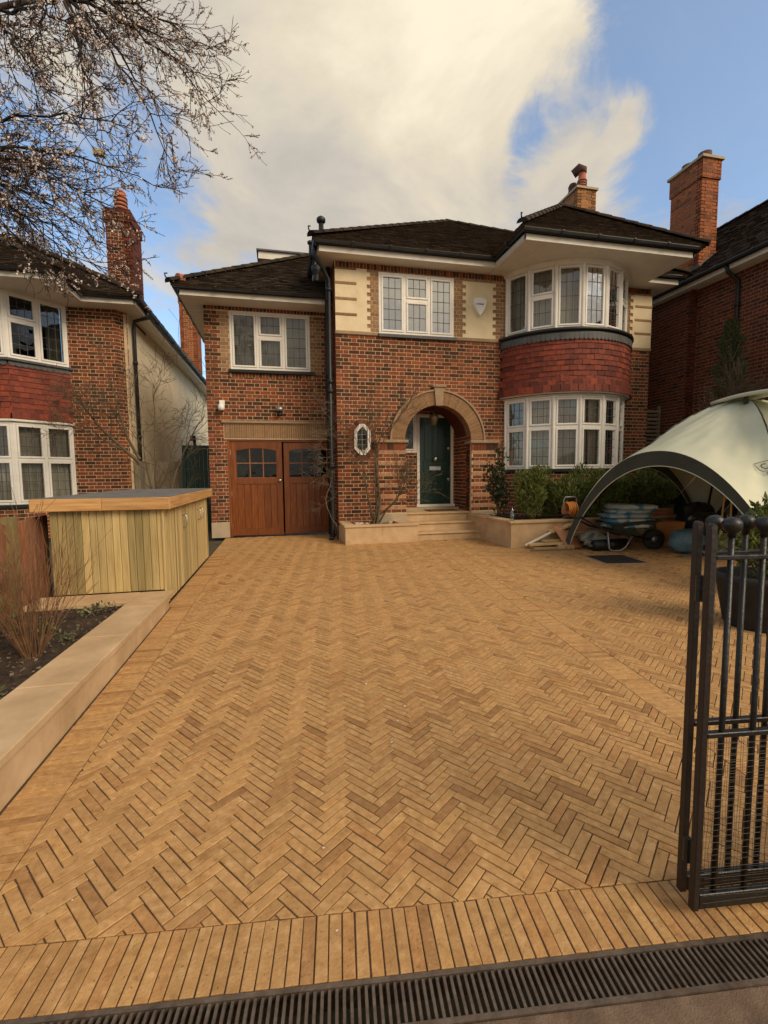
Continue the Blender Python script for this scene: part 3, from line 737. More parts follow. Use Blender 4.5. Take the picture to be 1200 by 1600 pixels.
mb = MB(); mb.fbox(FC, 1.215, 1.68, 5.71, 5.752, 0, .032, 0, .004); mb.build('stripe', 'brick_tan', c1)
# porch: piers, arch, vault, door
def pmat(q, k): return 'brick_stripe' if k % 3 == 2 else 'brick'
H.wall(FPier, [(2.1, 2.72, .55, 1.94), (4.28, 4.9, .55, 1.94)], [], pmat, thick=.11)
for a0, a1 in ((2.1, 2.72), (4.28, 4.9)):
    H.soldier(FPier, a0-.01, a1+.01, 1.95, 2.09, 'brick', .02)
    H.wallmb.fbox(FPier, a0, a1, 1.94, 2.1, -.11, .004)
    part(HR, 'impost', 'stone_tan', lambda m: m.fbox(FPier, a0-.05, a1+.05, 2.10, 2.165, -.3, .06, 0, .012))
    part(HR, 'pier_plinth', 'stone_grey', lambda m: m.fbox(FPier, a0-.012, a1+.012, .2, .55, -.12, .022, 0, .008))
ar = MB()
def ring(mb, F, cx, cz, r0, r1, c0, c1, n=40, a0=0, a1=180):
    for i in range(n):
        p, q = R(a0+(a1-a0)*i/n), R(a0+(a1-a0)*(i+1)/n)
        mb.prism(F, [(cx+r0*math.cos(p), cz+r0*math.sin(p)), (cx+r1*math.cos(p), cz+r1*math.sin(p)), (cx+r1*math.cos(q), cz+r1*math.sin(q)), (cx+r0*math.cos(q), cz+r0*math.sin(q))], c0, c1)
ring(ar, FC, 3.5, 2.165, .795, 1.07, -.22, .045); arch = ar.build('arch', 'mortar', HR)
n = 84
for i in range(n):
    p, q = R(180*(i+.06)/n), R(180*(i+.94)/n)
    if abs((p+q)/2-math.pi/2) < .10: continue
    mb = MB(); k = rng.uniform(-.004, .004)
    mb.prism(FC, [(3.5+.782*math.cos(p), 2.167+.782*math.sin(p)), (3.5+1.08*math.cos(p), 2.167+1.08*math.sin(p)), (3.5+1.08*math.cos(q), 2.167+1.08*math.sin(q)), (3.5+.782*math.cos(q), 2.167+.782*math.sin(q))], -.21, .06+k)
    mb.build('voussoir', 'brick_arch', arch)
mb = MB(); ring(mb, FC, 3.5, 2.165, 1.085, 1.125, 0, .085); mb.build('hood_mould', 'stone_tan', arch)
mb = MB(); mb.prism(FC, [(3.425, 2.93), (3.575, 2.93), (3.615, 3.33), (3.385, 3.33)], 0, .105); mb.fbox(FC, 3.34, 3.66, 3.33, 3.375, 0, .13, 0, .01); mb.build('keystone', 'stone_tan', arch)
FB = Fr((0, 10.9, 0), (1, 0))
H.wall(FB, [(2.72, 4.28, .3, 3.05)], [(3.27, 4.225, .6, 2.86), (2.74, 3.27, 1.93, 2.86)], 'brick')
H.wall(Fr((2.72, 10.0, 0), (0, 1)), [(0, .9, .3, 2.3)], [], 'brick', thick=.1)
H.wall(Fr((4.28, 10.9, 0), (0, -1)), [(0, .9, .3, 2.3)], [], 'brick', thick=.1)
va = MB()
for i in range(20):
    p, q = math.pi*i/20, math.pi*(i+1)/20
    va.face([(3.5+.79*math.cos(p), 10.0, 2.165+.79*math.sin(p)), (3.5+.79*math.cos(p), 10.9, 2.165+.79*math.sin(p)), (3.5+.79*math.cos(q), 10.9, 2.165+.79*math.sin(q)), (3.5+.79*math.cos(q), 10.0, 2.165+.79*math.sin(q))])
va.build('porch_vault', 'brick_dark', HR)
# front door
df = MB(); df.fbox(FB, 3.275, 3.345, .60, 2.86, -.1, .012, 0, .006); df.fbox(FB, 4.155, 4.222, .60, 2.86, -.1, .012, 0, .006); df.fbox(FB, 3.345, 4.155, 2.79, 2.86, -.1, .012, 0, .006)
df.fbox(FB, 3.25, 4.25, .60, .665, -.1, .05, 0, .006); df.build('door_frame', 'white_paint', HR)
dr = MB(); dr.fbox(FB, 3.345, 4.155, .665, 2.79, -.09, -.045)
def bar(a0, a1, b0, b1): dr.fbox(FB, a0, a1, b0, b1, -.0448, -.03, 0, .006)
for a0, a1 in ((3.345, 3.45), (3.70, 3.80), (4.05, 4.155)): bar(a0, a1, .665, 2.79)
for b0, b1 in ((.665, .86), (1.48, 1.72), (2.66, 2.79)):
    for a0, a1 in ((3.4505, 3.6995), (3.8005, 4.0495)): bar(a0, a1, b0, b1)
door = dr.build('front_door', 'green_paint', HR)
for a0, a1 in ((3.48, 3.67), (3.83, 4.02)):
    for b0, b1 in ((.89, 1.45), (1.75, 2.63)):
        mb = MB(); mb.fbox(FB, a0, a1, b0, b1, -.0448, -.036, 0, .008); mb.build('panel', 'green_paint', door)
mb = MB(); mb.lathe(FB.pt(3.75, 1.78, -.03), [(.05, 0), (.05, .008), (.022, .012), (.022, .035), (.056, .05), (.058, .068), (.04, .088), (.01, .095)], 16, axis=FB.n); mb.build('knob', 'steel', door, True)
mb = MB(); mb.fbox(FB, 3.60, 3.90, 1.50, 1.60, -.03, -.018, 0, .004); mb.fbox(FB, 3.62, 3.88, 1.52, 1.58, -.018, -.012, 0, .003); mb.build('letter_plate', 'steel', door)
for b in (1.28, 2.05):
    mb = MB(); mb.lathe(FB.pt(4.10, b, -.03), [(.026, 0), (.026, .012), (.012, .02)], 12, axis=FB.n); mb.fbox(FB, 4.085, 4.115, b-.05, b+.02, -.03, -.022); mb.build('lock', 'steel', door, False)
window(HR, Fr(FB.pt(2.74, 1.93), (1, 0)), .53, .93, [(1, [])], 'glass_dark', (3, .2), None, 3)
# front windows
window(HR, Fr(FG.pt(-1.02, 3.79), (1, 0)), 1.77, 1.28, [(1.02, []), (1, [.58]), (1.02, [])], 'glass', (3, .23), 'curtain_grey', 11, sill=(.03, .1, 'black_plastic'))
window(HR, Fr(FC.pt(2.16, 4.44), (1, 0)), 1.71, 1.29, [(1, []), (1, [.58]), (1, [])], 'glass_bright_reflection', (3, .235), 'curtain', 12, sill=(.02, .06, 'lead'))
# eight-sided window
ow = MB(); cxo, czo = 1.765, 2.175
def octa(w, h, k): return [(cxo-w, czo-h+k), (cxo-w+k*.85, czo-h), (cxo+w-k*.85, czo-h), (cxo+w, czo-h+k), (cxo+w, czo+h-k), (cxo+w-k*.85, czo+h), (cxo-w+k*.85, czo+h), (cxo-w, czo+h-k)]
A_, B_ = octa(.18, .335, .14), octa(.115, .255, .10)
for i in range(8):
    j = (i+1) % 8; ow.prism(FC, [A_[i], A_[j], B_[j], B_[i]], -.08, .035)
oo = ow.build('octagonal_window', 'white', HR)
mb = MB(); mb.face([FC.pt(a, b, -.02) for a, b in B_]); mb.build('pane', 'glass_dark', oo)
mb = MB(); mb.fbox(FC, cxo-.005, cxo+.005, czo-.255, czo+.255, -.019, -.012)
for k in (-1, 0, 1): mb.fbox(FC, cxo-.115, cxo+.115, czo+k*.11-.004, czo+k*.11+.004, -.0188, -.0122)
mb.build('leading', 'galv', oo)
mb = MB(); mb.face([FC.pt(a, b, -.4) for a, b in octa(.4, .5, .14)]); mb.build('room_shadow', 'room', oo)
Cc = octa(.275, .43, .185)
for i in range(8):                                    # brick surround
    j = (i+1) % 8; nn = max(2, round(math.hypot(A_[j][0]-A_[i][0], A_[j][1]-A_[i][1])/.078))
    for k in range(nn):
        t0, t1 = (k+.05)/nn, (k+.95)/nn
        lp = lambda p, q, t: (p[0]+(q[0]-p[0])*t, p[1]+(q[1]-p[1])*t)
        mb = MB(); mb.prism(FC, [lp(A_[i], A_[j], t0), lp(A_[i], A_[j], t1), lp(Cc[i], Cc[j], t1), lp(Cc[i], Cc[j], t0)], -.003, .009); mb.build('surround_brick', 'brick', oo)
# bow window: seven facets top and bottom
BC = V(6.65, 10.51, 0)
def bp_(r, a, z): return V(BC.x+r*math.sin(R(a)), BC.y-r*math.cos(R(a)), z)
RW = 1.60
for k in range(7):
    a0, a1 = -70+20*k, -50+20*k
    p, q = bp_(RW, a0, 0), bp_(RW, a1, 0); L = (q-p).length; u = (q-p)
    tr = [.54] if k in (1, 5) else []
    window(HR, Fr(p+V(0, 0, 4.50), u), L, 1.33, [(1, tr)], 'glass' if k != 3 else 'glass_bright_reflection', (3, .26), 'curtain_grey' if k != 3 else 'curtain', 20+k, t=.045, sash=.04)
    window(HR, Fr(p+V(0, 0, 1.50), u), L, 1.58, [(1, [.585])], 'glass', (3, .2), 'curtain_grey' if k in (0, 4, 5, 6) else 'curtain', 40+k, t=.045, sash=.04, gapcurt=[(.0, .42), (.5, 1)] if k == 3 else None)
    F = Fr(p, u); H.wall(F, [(0, L, 0, 1.43)], [], 'brick', thick=.12, off=.05*k)
    mb = MB(); mb.fbox(F, -.03, L+.03, 1.43, 1.495, -.1, .07, 0, .008); mb.build('sill', 'black_plastic', HR)
for k in range(8):
    a = -70+20*k
    for z0, z1 in ((1.5, 3.08), (4.5, 5.83)):
        mb = MB(); mb.tube([bp_(RW+.004, a, z0), bp_(RW+.004, a, z1)], .036, 8); mb.build('mullion', 'white', HR)
def bay_ring(mb, prof, a0=-73, a1=73, n=40):
    b = len(mb.v); m = len(prof)
    for i in range(n+1):
        a = a0+(a1-a0)*i/n
        for r, z in prof: mb.v.append(tuple(bp_(r, a, z)))
    for i in range(n):
        for k in range(m-1): mb.f.append((b+i*m+k, b+(i+1)*m+k, b+(i+1)*m+k+1, b+i*m+k+1)); mb.r.append(0)
mb = MB(); bay_ring(mb, [(1.54, 3.075), (1.64, 3.08), (1.66, 3.10), (1.72, 3.12), (1.75, 3.15), (1.70, 3.2)]); mb.build('bow_cornice', 'white_paint', HR, True)
mb = MB(); bay_ring(mb, [(1.60, 5.79), (1.64, 5.80), (1.66, 5.82), (1.66, 5.85), (1.70, 5.875)]); mb.build('bow_cornice', 'white_paint', HR, True)
mb = MB(); bay_ring(mb, [(1.70, 3.10), (1.70, 4.42), (1.45, 4.46)]); apron = mb.build('bow_apron', 'dark', HR, True)
mb = MB(); bay_ring(mb, [(1.735, 4.24), (1.75, 4.26), (1.75, 4.34), (1.735, 4.42)]); bay_ring(mb, [(1.5, 4.415), (1.77, 4.40), (1.79, 4.42), (1.79, 4.455), (1.76, 4.475), (1.5, 4.495)]); mb.build('bow_sill', 'black_plastic', HR, True)
mb = MB()
for k in range(46):                                   # scalloped lead flashing
    a = -71+k*3.15
    p, q = bp_(1.757, a, 0), bp_(1.757, a+3.0, 0); F = Fr(p, q-p); w = (q-p).length
    mb.prism(F, [(0, 4.36), (0, 4.25)]+[(w*(.5-.5*math.cos(math.pi*t/6)), 4.25-.035*math.sin(math.pi*t/6)) for t in range(1, 6)]+[(w, 4.25), (w, 4.36)], 0, .006)
mb.build('flashing', 'lead', HR)
tmb = MB(); tmb.fbox(Fr((0, 0, 0), (1, 0)), -.0865, .0865, 0, .155, 0, .014, 0, .003)
tile_me = bpy.data.meshes.new('hung_tile'); tile_me.from_pydata(tmb.v, [], tmb.f); tile_me.materials.append(M['tile_hung'])
nrow = 10
for j in range(nrow):
    z = 3.135+j*.112; r = 1.728+.045*max(0, 1-j/3.0)**2
    na = 25; da = 146/na
    for i in range(na):
        a = -73+da*(i+.5+(.5 if j % 2 else 0))
        if a > 74: continue
        p = bp_(r+rng.gauss(0, .0022), a, z+rng.gauss(0, .003))
        inst('hung_tile', tile_me, apron, p, (R(-7+rng.gauss(0, 1.2)), R(rng.gauss(0, .8)), R(a)))
# eaves
def soffit(x0, x1, y0, y1, z): part(HR, 'soffit', 'white_paint', lambda m: m.box(x0, y0, z, x1, y1, z+.02))
soffit(.86, 4.70, 9.66, 10.05, 5.885); soffit(8.6, 9.45, 9.66, 10.5, 5.885); soffit(.86, 1.22, 10.05, 12.5, 5.885)
x = 4.71
while x < 8.585:
    x1 = min(x+.105, 8.59); part(HR, 'soffit_board', 'white_paint', lambda m: m.box(x, 8.42, 5.88, x1-.004, 10.6, 5.90)); x = x1
part(HR, 'soffit_panel', 'white_paint', lambda m: m.box(4.7, 8.42, 5.902, 8.6, 10.6, 5.915))
fascia(HR, [((.85, 12.4), (.85, 9.65)), ((.85, 9.65), (4.70, 9.65)), ((4.70, 9.65), (4.70, 8.41)), ((4.70, 8.41), (8.6, 8.41)), ((8.6, 8.41), (8.6, 9.65)), ((8.6, 9.65), (9.46, 9.65))], 5.882, 6.0)
gutter(HR, [(.79, 12.4, 6.05), (.79, 9.585, 6.05), (4.64, 9.585, 6.05), (4.64, 8.345, 6.05), (8.68, 8.345, 6.05), (8.68, 9.585, 6.05), (9.55, 9.585, 6.05)], .062)
soffit(-1.94, 1.22, 10.51, 11.03, 5.15); soffit(-1.94, -1.55, 11.03, 16, 5.15)
fascia(HR, [((-1.95, 16), (-1.95, 10.50)), ((-1.95, 10.50), (1.2, 10.50))], 5.147, 5.255)
gutter(HR, [(-2.01, 16, 5.30), (-2.01, 10.435, 5.30), (1.2, 10.435, 5.30)], .062)
# roofs
tiles = MB(); slab_ = MB(); hips = MB()
E_ = 6.10
P, Q = (4.65, 12.6, 8.34), (6.42, 12.0, 7.90)
roof_face(tiles, slab_, [(.75, 9.52, 6.08), (9.6, 9.52, 6.08), Q, P])
roof_face(tiles, slab_, [(.75, 18, 6.08), (.75, 9.52, 6.08), P, (4.65, 18, 8.34)])
slab_.face([P, Q, (6.42, 18, 7.9), (4.65, 18, 8.34)]); slab_.face([Q, (9.6, 9.52, 6.08), (9.6, 18, 6.08), (6.42, 18, 7.9)])
roof_face(tiles, slab_, [(4.58, 8.28, 6.09), (8.78, 8.28, 6.09), (6.68, 10.3, 7.70)])
roof_face(tiles, slab_, [(4.58, 9.6, 6.09), (4.58, 8.28, 6.09), (6.68, 10.3, 7.70), (6.68, 11.72, 7.70)])
roof_face(tiles, slab_, [(8.78, 8.28, 6.09), (8.78, 9.6, 6.09), (6.68, 11.72, 7.70), (6.68, 10.3, 7.70)])
roof_face(tiles, slab_, [(-2.07, 10.38, 5.32), (1.22, 10.38, 5.32), (1.22, 13.67, 7.62)])
roof_face(tiles, slab_, [(-2.07, 18, 5.32), (-2.07, 10.38, 5.32), (1.22, 13.67, 7.62), (1.22, 18, 7.62)])
roof = slab_.build('roof', 'roof_tile', HR, fix=False)
tiles.build('roof_tiles', 'roof_tile', roof, kind='stuff', fix=False)
for a, b in (((.72, 9.5, 6.12), P), (P, Q), (Q, (9.62, 9.5, 6.12)), ((4.56, 8.26, 6.13), (6.68, 10.3, 7.74)), ((8.8, 8.26, 6.13), (6.68, 10.3, 7.74)), ((6.68, 10.3, 7.74), (6.68, 11.75, 7.74)), ((-2.09, 10.36, 5.36), (1.22, 13.67, 7.66))):
    hip_tiles(hips, a, b)
hips.build('hip_tiles', 'roof_tile', roof, kind='stuff', fix=False)
for c in ((.72, 9.5, 6.14), (4.56, 8.26, 6.15), (-2.09, 10.36, 5.38)):
    part(HR, 'hip_iron', 'black_iron', lambda m: m.tube([V(*c)+V(.1, .1, .02), V(*c), V(*c)+V(-.05, -.05, .03), V(*c)+V(-.06, -.06, .09), V(*c)+V(-.02, -.02, .11)], .014, 6))
part(HR, 'hip_end', 'terracotta', lambda m: m.lathe((-1.95, 10.5, 5.47), [(.10, -.12), (.10, 0), (.04, .01)], 10, axis=(-.7, -.7, -.1)))
# dormer on the garage roof
dm_ = MB(); dm_.box(-.35, 14.6, 6.9, 1.3, 17.5, 7.72); dor = dm_.build('dormer', 'roof_tile', HR)
mb = MB(); mb.box(-.45, 14.42, 7.72, 1.3, 17.5, 7.92); mb.build('dormer_fascia', 'white_paint', dor)
mb = MB(); mb.box(-.5, 14.36, 7.925, 1.35, 17.5, 7.97); mb.build('flat_roof', 'lead', dor)
part(HR, 'vent_pipe', 'black_plastic', lambda m: (m.tube([(1.02, 10.6, 6.1), (1.02, 10.6, 6.93)], .055, 12), m.lathe((1.02, 10.6, 6.9), [(.06, 0), (.095, .03), (.10, .09), (.075, .12), (.03, .15)], 12)), True)
part(HR, 'vent_pipe', 'black_plastic', lambda m: (m.tube([(1.05, 14.3, 7.6), (1.05, 14.3, 8.2)], .05, 12), m.lathe((1.05, 14.3, 8.18), [(.06, 0), (.09, .03), (.09, .08), (.03, .12)], 12)), True)
# downpipes in the corner, with an added one as dark fill
downpipe(HR, [(.80, 9.75, 6.0), (.80, 9.78, 5.82), (.98, 9.95, 5.66), (1.10, 10.05, 5.5), (1.10, 10.05, .06), (1.03, 9.93, .03)], .045, [((1.10, 10.05, z), (0, 0, 1)) for z in (5.3, 3.4, 3.2, 1.6)])
downpipe(HR, [(1.10, 10.44, 5.28), (1.10, 10.5, 5.1), (1.12, 10.72, 4.95), (1.12, 10.78, 4.7), (1.12, 10.78, 0.02)], .045, [((1.12, 10.78, z), (0, 0, 1)) for z in (4.5, 2.6)])
downpipe(HR, [(1.12, 10.35, 5.86), (1.12, 10.35, .02)], .055, [((1.12, 10.35, z), (0, 0, 1)) for z in (5.2, 3.6, 1.9)])  # added black pipe, fills out the dark band of shade in the corner
part(HR, 'rainwater_hopper', 'black_plastic', lambda m: m.lathe((.84, 9.95, 5.52), [(.045, -.1), (.06, 0), (.1, .1), (.11, .18)], 8))
# chimney
cx0, cx1, cy0, cy1 = 8.5, 9.1, 12.3, 13.06
CH = [Fr((cx0, cy0, 0), (1, 0)), Fr((cx0, cy1, 0), (0, -1)), Fr((cx1, cy0, 0), (0, 1)), Fr((cx1, cy1, 0), (-1, 0))]
for F, L in zip(CH, (cx1-cx0, cy1-cy0, cy1-cy0, cx1-cx0)):
    H.wall(F, [(0, L, 6.3, 9.50)], [], 'brick_orange', thick=.15)
ch = MB(); ch.box(cx0-.05, cy0-.05, 9.50, cx1+.05, cy1+.05, 9.56); ch.box(cx0+.05, cy0+.05, 9.56, cx1-.05, cy1-.05, 9.62); cap = ch.build('chimney_cap', 'stone_grey', HR)
mb = MB(); mb.lathe((8.78, 12.5, 9.6), [(.13, 0), (.14, .04), (.12, .05), (.135, .10), (.115, .11), (.135, .17), (.115, .18), (.135, .24), (.11, .26), (.10, .45), (.12, .5)], 14)
mb.build('chimney_pot', 'terracotta', cap, True)
for k in range(3):
    mb = MB(); mb.lathe((8.78, 12.5, 9.665+.07*k), [(.12, 0), (.138, .006), (.138, .026), (.12, .032)], 14); mb.build('louvre', 'terracotta_dark', cap)
mb = MB(); mb.tube([(8.78, 12.5, 10.05), (8.78, 12.5, 10.15), (8.74, 12.55, 10.22), (8.62, 12.7, 10.12)], [.12, .13, .13, .12], 12); mb.build('cowl', 'terracotta_dark', cap, True)
mb = MB(); mb.lathe((8.72, 12.84, 9.6), [(.15, 0), (.15, .1), (.13, .12), (.13, .22), (.14, .26), (.1, .34)], 14); mb.build('chimney_pot', 'terracotta_dark', cap, True)
H.finish(300)
# garage doors
gd = MB(); gd.fbox(FG, -1.16, -1.10, 0, 2.24, -.14, -.03, 0, .005); gd.fbox(FG, -1.10, 1.22, 2.19, 2.24, -.14, -.03, 0, .005); gd.build('garage_frame', 'garage_wood', HR)
part(HR, 'garage_shadow', 'dark', lambda m: (m.face([FG.pt(-1.3, 0, -.6), FG.pt(1.4, 0, -.6), FG.pt(1.4, 2.4, -.6), FG.pt(-1.3, 2.4, -.6)]), m.face([FG.pt(-1.3, 2.3, -.6), FG.pt(1.4, 2.3, -.6), FG.pt(1.4, 2.3, -.2), FG.pt(-1.3, 2.3, -.2)])))  # near-black sheets standing in for the shade inside the garage
def garage_leaf(F, w, knob):
    mb = MB(); h0, h1 = .03, 2.18; st = .13; g0, g1 = 1.36, 2.04
    D0, D1 = -.05, 0
    mb.fbox(F, 0, st, h0, h1, D0, D1, .1, .004); mb.fbox(F, w-st, w, h0, h1, D0, D1, .35, .004)
    mb.fbox(F, st, w-st, h0, h0+.16, D0, D1, .6, .004); mb.fbox(F, st, w-st, g0-.14, g0, D0, D1, .8, .004)
    n = 12                                              # top rail with a cambered underside
    a0, a1 = st, w-st
    for i in range(n):
        t0, t1 = i/n, (i+1)/n
        cur = lambda t: g1-.055*(2*t-1)**2
        mb.prism(F, [(a0+(a1-a0)*t0, cur(t0)), (a0+(a1-a0)*t1, cur(t1)), (a0+(a1-a0)*t1, h1), (a0+(a1-a0)*t0, h1)], D0, D1, .45)
    leaf = mb.build('garage_door', 'garage_wood', HR)
    npk = 6; pw = (w-2*st)/npk
    for i in range(npk):
        m2 = MB(); m2.fbox(F, st+i*pw+.002, st+(i+1)*pw-.002, h0+.16, g0-.14, -.04, -.012, 0, .005); m2.build('plank', 'garage_wood', leaf)
    for i in range(3):
        for j in range(2):
            m2 = MB(); x0, x1 = st+(w-2*st)*i/3, st+(w-2*st)*(i+1)/3; z0, z1 = g0+(g1-g0)*j/2, g0+(g1-g0)*(j+1)/2
            m2.face([F.pt(x0, z0, -.03), F.pt(x1, z0, -.03), F.pt(x1, z1, -.03), F.pt(x0, z1, -.03)]); m2.build('pane', 'glass_dark', leaf)
    m2 = MB()
    for i in (1, 2): x = st+(w-2*st)*i/3; m2.fbox(F, x-.011, x+.011, g0, g1, -.04, -.012, .3)
    m2.fbox(F, st, w-st, (g0+g1)/2-.011, (g0+g1)/2+.011, -.0402, -.0118, .5); m2.fbox(F, st, w-st, g0-.004, g0+.012, -.0402, -.008, .5)
    m2.build('glazing_bars', 'fence_wood', leaf)
    if knob:
        m2 = MB(); m2.lathe(F.pt(w-.05, 1.30, 0), [(.03, 0), (.03, .01), (.013, .014), (.013, .03), (.032, .045), (.03, .062), (.01, .07)], 14, axis=F.n); m2.build('knob', 'steel', leaf, True)
        for z in (.25, 1.0, 1.95):
            m2 = MB(); m2.fbox(F, -.02, .012, z-.06, z+.06, -.01, .006); m2.build('hinge', 'steel', leaf)
garage_leaf(Fr((-1.10, 11.08, 0), (math.cos(R(4)), -math.sin(R(4)))), 1.15, True)
garage_leaf(Fr((.085, 11.10, 0), (1, 0)), 1.13, False)

# ------------------------------------------------------------------ steps, planters at the house
st_ = thing('stone_steps', 'three buff stone steps leading up to the green front door', 'steps', (3.5, 9.3, 0))
for i, (x0, x1, y0, z1) in enumerate(((2.79, 4.29, 9.25, .18), (2.79, 4.29, 9.60, .36), (2.60, 4.29, 9.95, .545))):
    z0 = (0, .18, .36)[i]
    mb = MB(); mb.box(x0+.001, y0+.03, z0, x1-.001, 9.62+.35*i if i < 2 else 10.9, z1-.04); mb.build('riser', 'stone', st_)
    mb = MB(); mb.fbox(Fr((0, y0, 0), (1, 0)), x0, x1, z1-.0395, z1, -(.40 if i < 2 else .95), 0, 0, .006); mb.build('tread', 'stone', st_)
part(st_, 'threshold', 'stone_grey', lambda m: m.box(2.73, 10.66, .546, 4.27, 10.90, .60))
mt = MB(); mt.box(3.35, 10.12, .548, 4.05, 10.55, .565); mt.build('doormat', 'mat', None, origin=(3.7, 10.3, .547), label='brown coir doormat lying on the top step in the porch', cat='doormat')
def planter(name, label, loc, sides, copings, soil, slabs=True):
    p = thing(name, label, 'planter', loc)
    for (x0, y0, x1, y1, z1) in sides: part(p, 'wall_panel', 'stone', lambda m: m.fbox(Fr((x0, y1, 0), (1, 0)), 0, x1-x0, 0, z1, 0, y1-y0, 0, .002))
    for (x0, y0, x1, y1, z0, z1) in copings: part(p, 'coping_slab', 'stone', lambda m: m.fbox(Fp((x0, y0, 0), (1, 0, 0), (0, 1, 0)), 0, x1-x0, 0, y1-y0, z0, z1, 0, .005))
    return p
pl = planter('stone_planter', 'low buff stone planter with a bare multi-stemmed tree left of the steps', (2.0, 9.2, 0),
    [(1.25, 9.18, 2.02, 9.28, .35), (2.022, 9.18, 2.78, 9.28, .35), (1.25, 9.281, 1.35, 9.98, .35), (2.68, 9.281, 2.78, 9.88, .35)],
    [(1.23, 9.155, 2.0, 9.34, .351, .39), (2.003, 9.155, 2.795, 9.34, .351, .39), (1.23, 9.343, 1.46, 9.98, .351, .39), (2.42, 9.343, 2.785, 9.875, .351, .39)], None)
def soil_patch(root, x0, y0, x1, y1, z, amp=.03, step=.05, seed=1):
    r = random.Random(seed); mb = MB(); nx = max(2, int((x1-x0)/step)); ny = max(2, int((y1-y0)/step))
    vs_ = [(x0+(x1-x0)*i/nx, y0+(y1-y0)*j/ny, z+r.uniform(-amp, amp)) for j in range(ny+1) for i in range(nx+1)]
    mb.raw(vs_, [(j*(nx+1)+i, j*(nx+1)+i+1, (j+1)*(nx+1)+i+1, (j+1)*(nx+1)+i) for j in range(ny) for i in range(nx)])
    return mb.build('soil', 'soil', root)
soil_patch(pl, 1.36, 9.29, 2.68, 9.98, .33)
for i in range(6):
    x, y = 1.52+rng.random()*.9, 9.42+rng.random()*.3
    mb = MB(); mb.lathe((x, y, .33), [(.02, 0), (.06, .02), (.055, .06), (.02, .08)], 7); mb.build('stone', 'stone_grey', pl, True)
pr = planter('stone_planter', 'long buff stone planter filled with a green hedge under the bow window', (4.3, 7.9, 0),
    [(4.22, 7.90, 5.9, 8.0, .47), (5.903, 7.90, 7.6, 8.0, .47), (7.603, 7.90, 8.4, 8.0, .47), (4.22, 8.001, 4.32, 8.9, .47), (4.22, 8.903, 4.32, 9.95, .47)],
    [(4.19, 7.87, 5.3, 8.10, .471, .512), (5.303, 7.87, 6.5, 8.10, .471, .512), (6.503, 7.87, 7.7, 8.10, .471, .512), (7.703, 7.87, 8.42, 8.10, .471, .512), (4.19, 8.103, 4.42, 9.2, .471, .512), (4.19, 9.203, 4.42, 9.88, .471, .512)], None)
soil_patch(pr, 4.33, 8.01, 8.4, 9.9, .44, .03, .08)
# ------------------------------------------------------------------ left-hand neighbour
LH = House('neighbour_house', 'red brick house with a canted tile-hung bay and a cream rendered flank', (-5, 12.15, 0), 'mortar', 'brick')
LR = LH.root
FL = Fr((0, 12.15, 0), (1, 0))
LH.wall(FL, [(-4.75, -3.66, 0, 5.3)], [], 'brick'); LH.wall(Fr((-3.66, 12.15, 0), (.19, .23)), [(0, .298, 0, 5.3)], [], 'brick', thick=.15)
Fs = Fr((-3.47, 12.38, 0), (0, 1))
part(LR, 'flank_wall', 'render_white', lambda m: m.fbox(Fs, 0, 14, 0, 5.3, -.2, .004))
facets = [((-7.6, 11.32), (-5.49, 11.32)), ((-5.49, 11.32), (-4.67, 12.15))]
ltile = MB(); ltile.fbox(Fr((0, 0, 0), (1, 0)), -.084, .084, 0, .155, 0, .014, 0, .003)
for fi, (p, q) in enumerate(facets):
    F = Fr((*p, 0), (q[0]-p[0], q[1]-p[1])); L = math.hypot(q[0]-p[0], q[1]-p[1])
    wins = [(L-.0, 0)] if fi else [(L, 0)]
    up_cols = [(1, [.60]), (1, [])] if fi else [(1, []), (1, [.6]), (1, []), (1, [.6]), (1, [])]
    lo_cols = [(1, [.55]), (1, [.55])] if fi else [(1, [.55])]*5
    window(LR, Fr(F.pt(0, 3.92), F.u), L, 1.38, up_cols, 'glass_dark', (3, .22), 'curtain', 60+fi, t=.055, gapcurt=[(.68, .92)] if fi else [(.05, .12)])
    window(LR, Fr(F.pt(0, .84), F.u), L, 1.76, lo_cols, 'glass', (3, .2), 'curtain_grey', 70+fi, t=.055)
    LH.wall(F, [(0, L, 0, .76)], [], 'brick', thick=.12)
    mb = MB(); mb.fbox(F, -.02, L+.02, .765, .835, -.1, .06, 0, .006); mb.build('sill', 'black_plastic', LR)
    mb = MB(); mb.fbox(F, 0, L, 2.60, 3.86, -.1, 0); core = mb.build('bay_apron', 'dark', LR)
    mb = MB(); mb.fbox(F, -.03, L+.03, 2.605, 2.655, 0, .06, 0, .01); mb.build('cornice', 'white_paint', LR)
    mb = MB(); mb.fbox(F, -.03, L+.05, 3.86, 3.915, -.05, .09, 0, .008); mb.build('sill', 'lead', LR)
    mb = MB(); nsc = int(L/.11)
    for k in range(nsc):
        w = L/nsc; mb.prism(F, [(k*w, 3.88), (k*w, 3.79)]+[(k*w+w*(.5-.5*math.cos(math.pi*t/6)), 3.79-.03*math.sin(math.pi*t/6)) for t in range(1, 6)]+[(k*w+w-.002, 3.79), (k*w+w-.002, 3.88)], .035, .045)
    mb.build('flashing', 'lead', LR)
    me = bpy.data.meshes.new('hung_tile'); me.from_pydata(ltile.v, [], ltile.f); me.materials.append(M['tile_hung'])
    for j in range(10):
        na = max(1, round(L/.172)); w = L/na
        for i in range(na+(1 if j % 2 else 0)):
            a = (i+(.5 if j % 2 == 0 else 0))*w; a = min(max(a, .08), L-.06)
            inst('hung_tile', me, core, F.pt(a, 2.66+j*.115+rng.gauss(0, .003), .012+.025*max(0, 1-j/2)**2), (R(-7+rng.gauss(0, 1)), R(rng.gauss(0, .8)), F.ang))
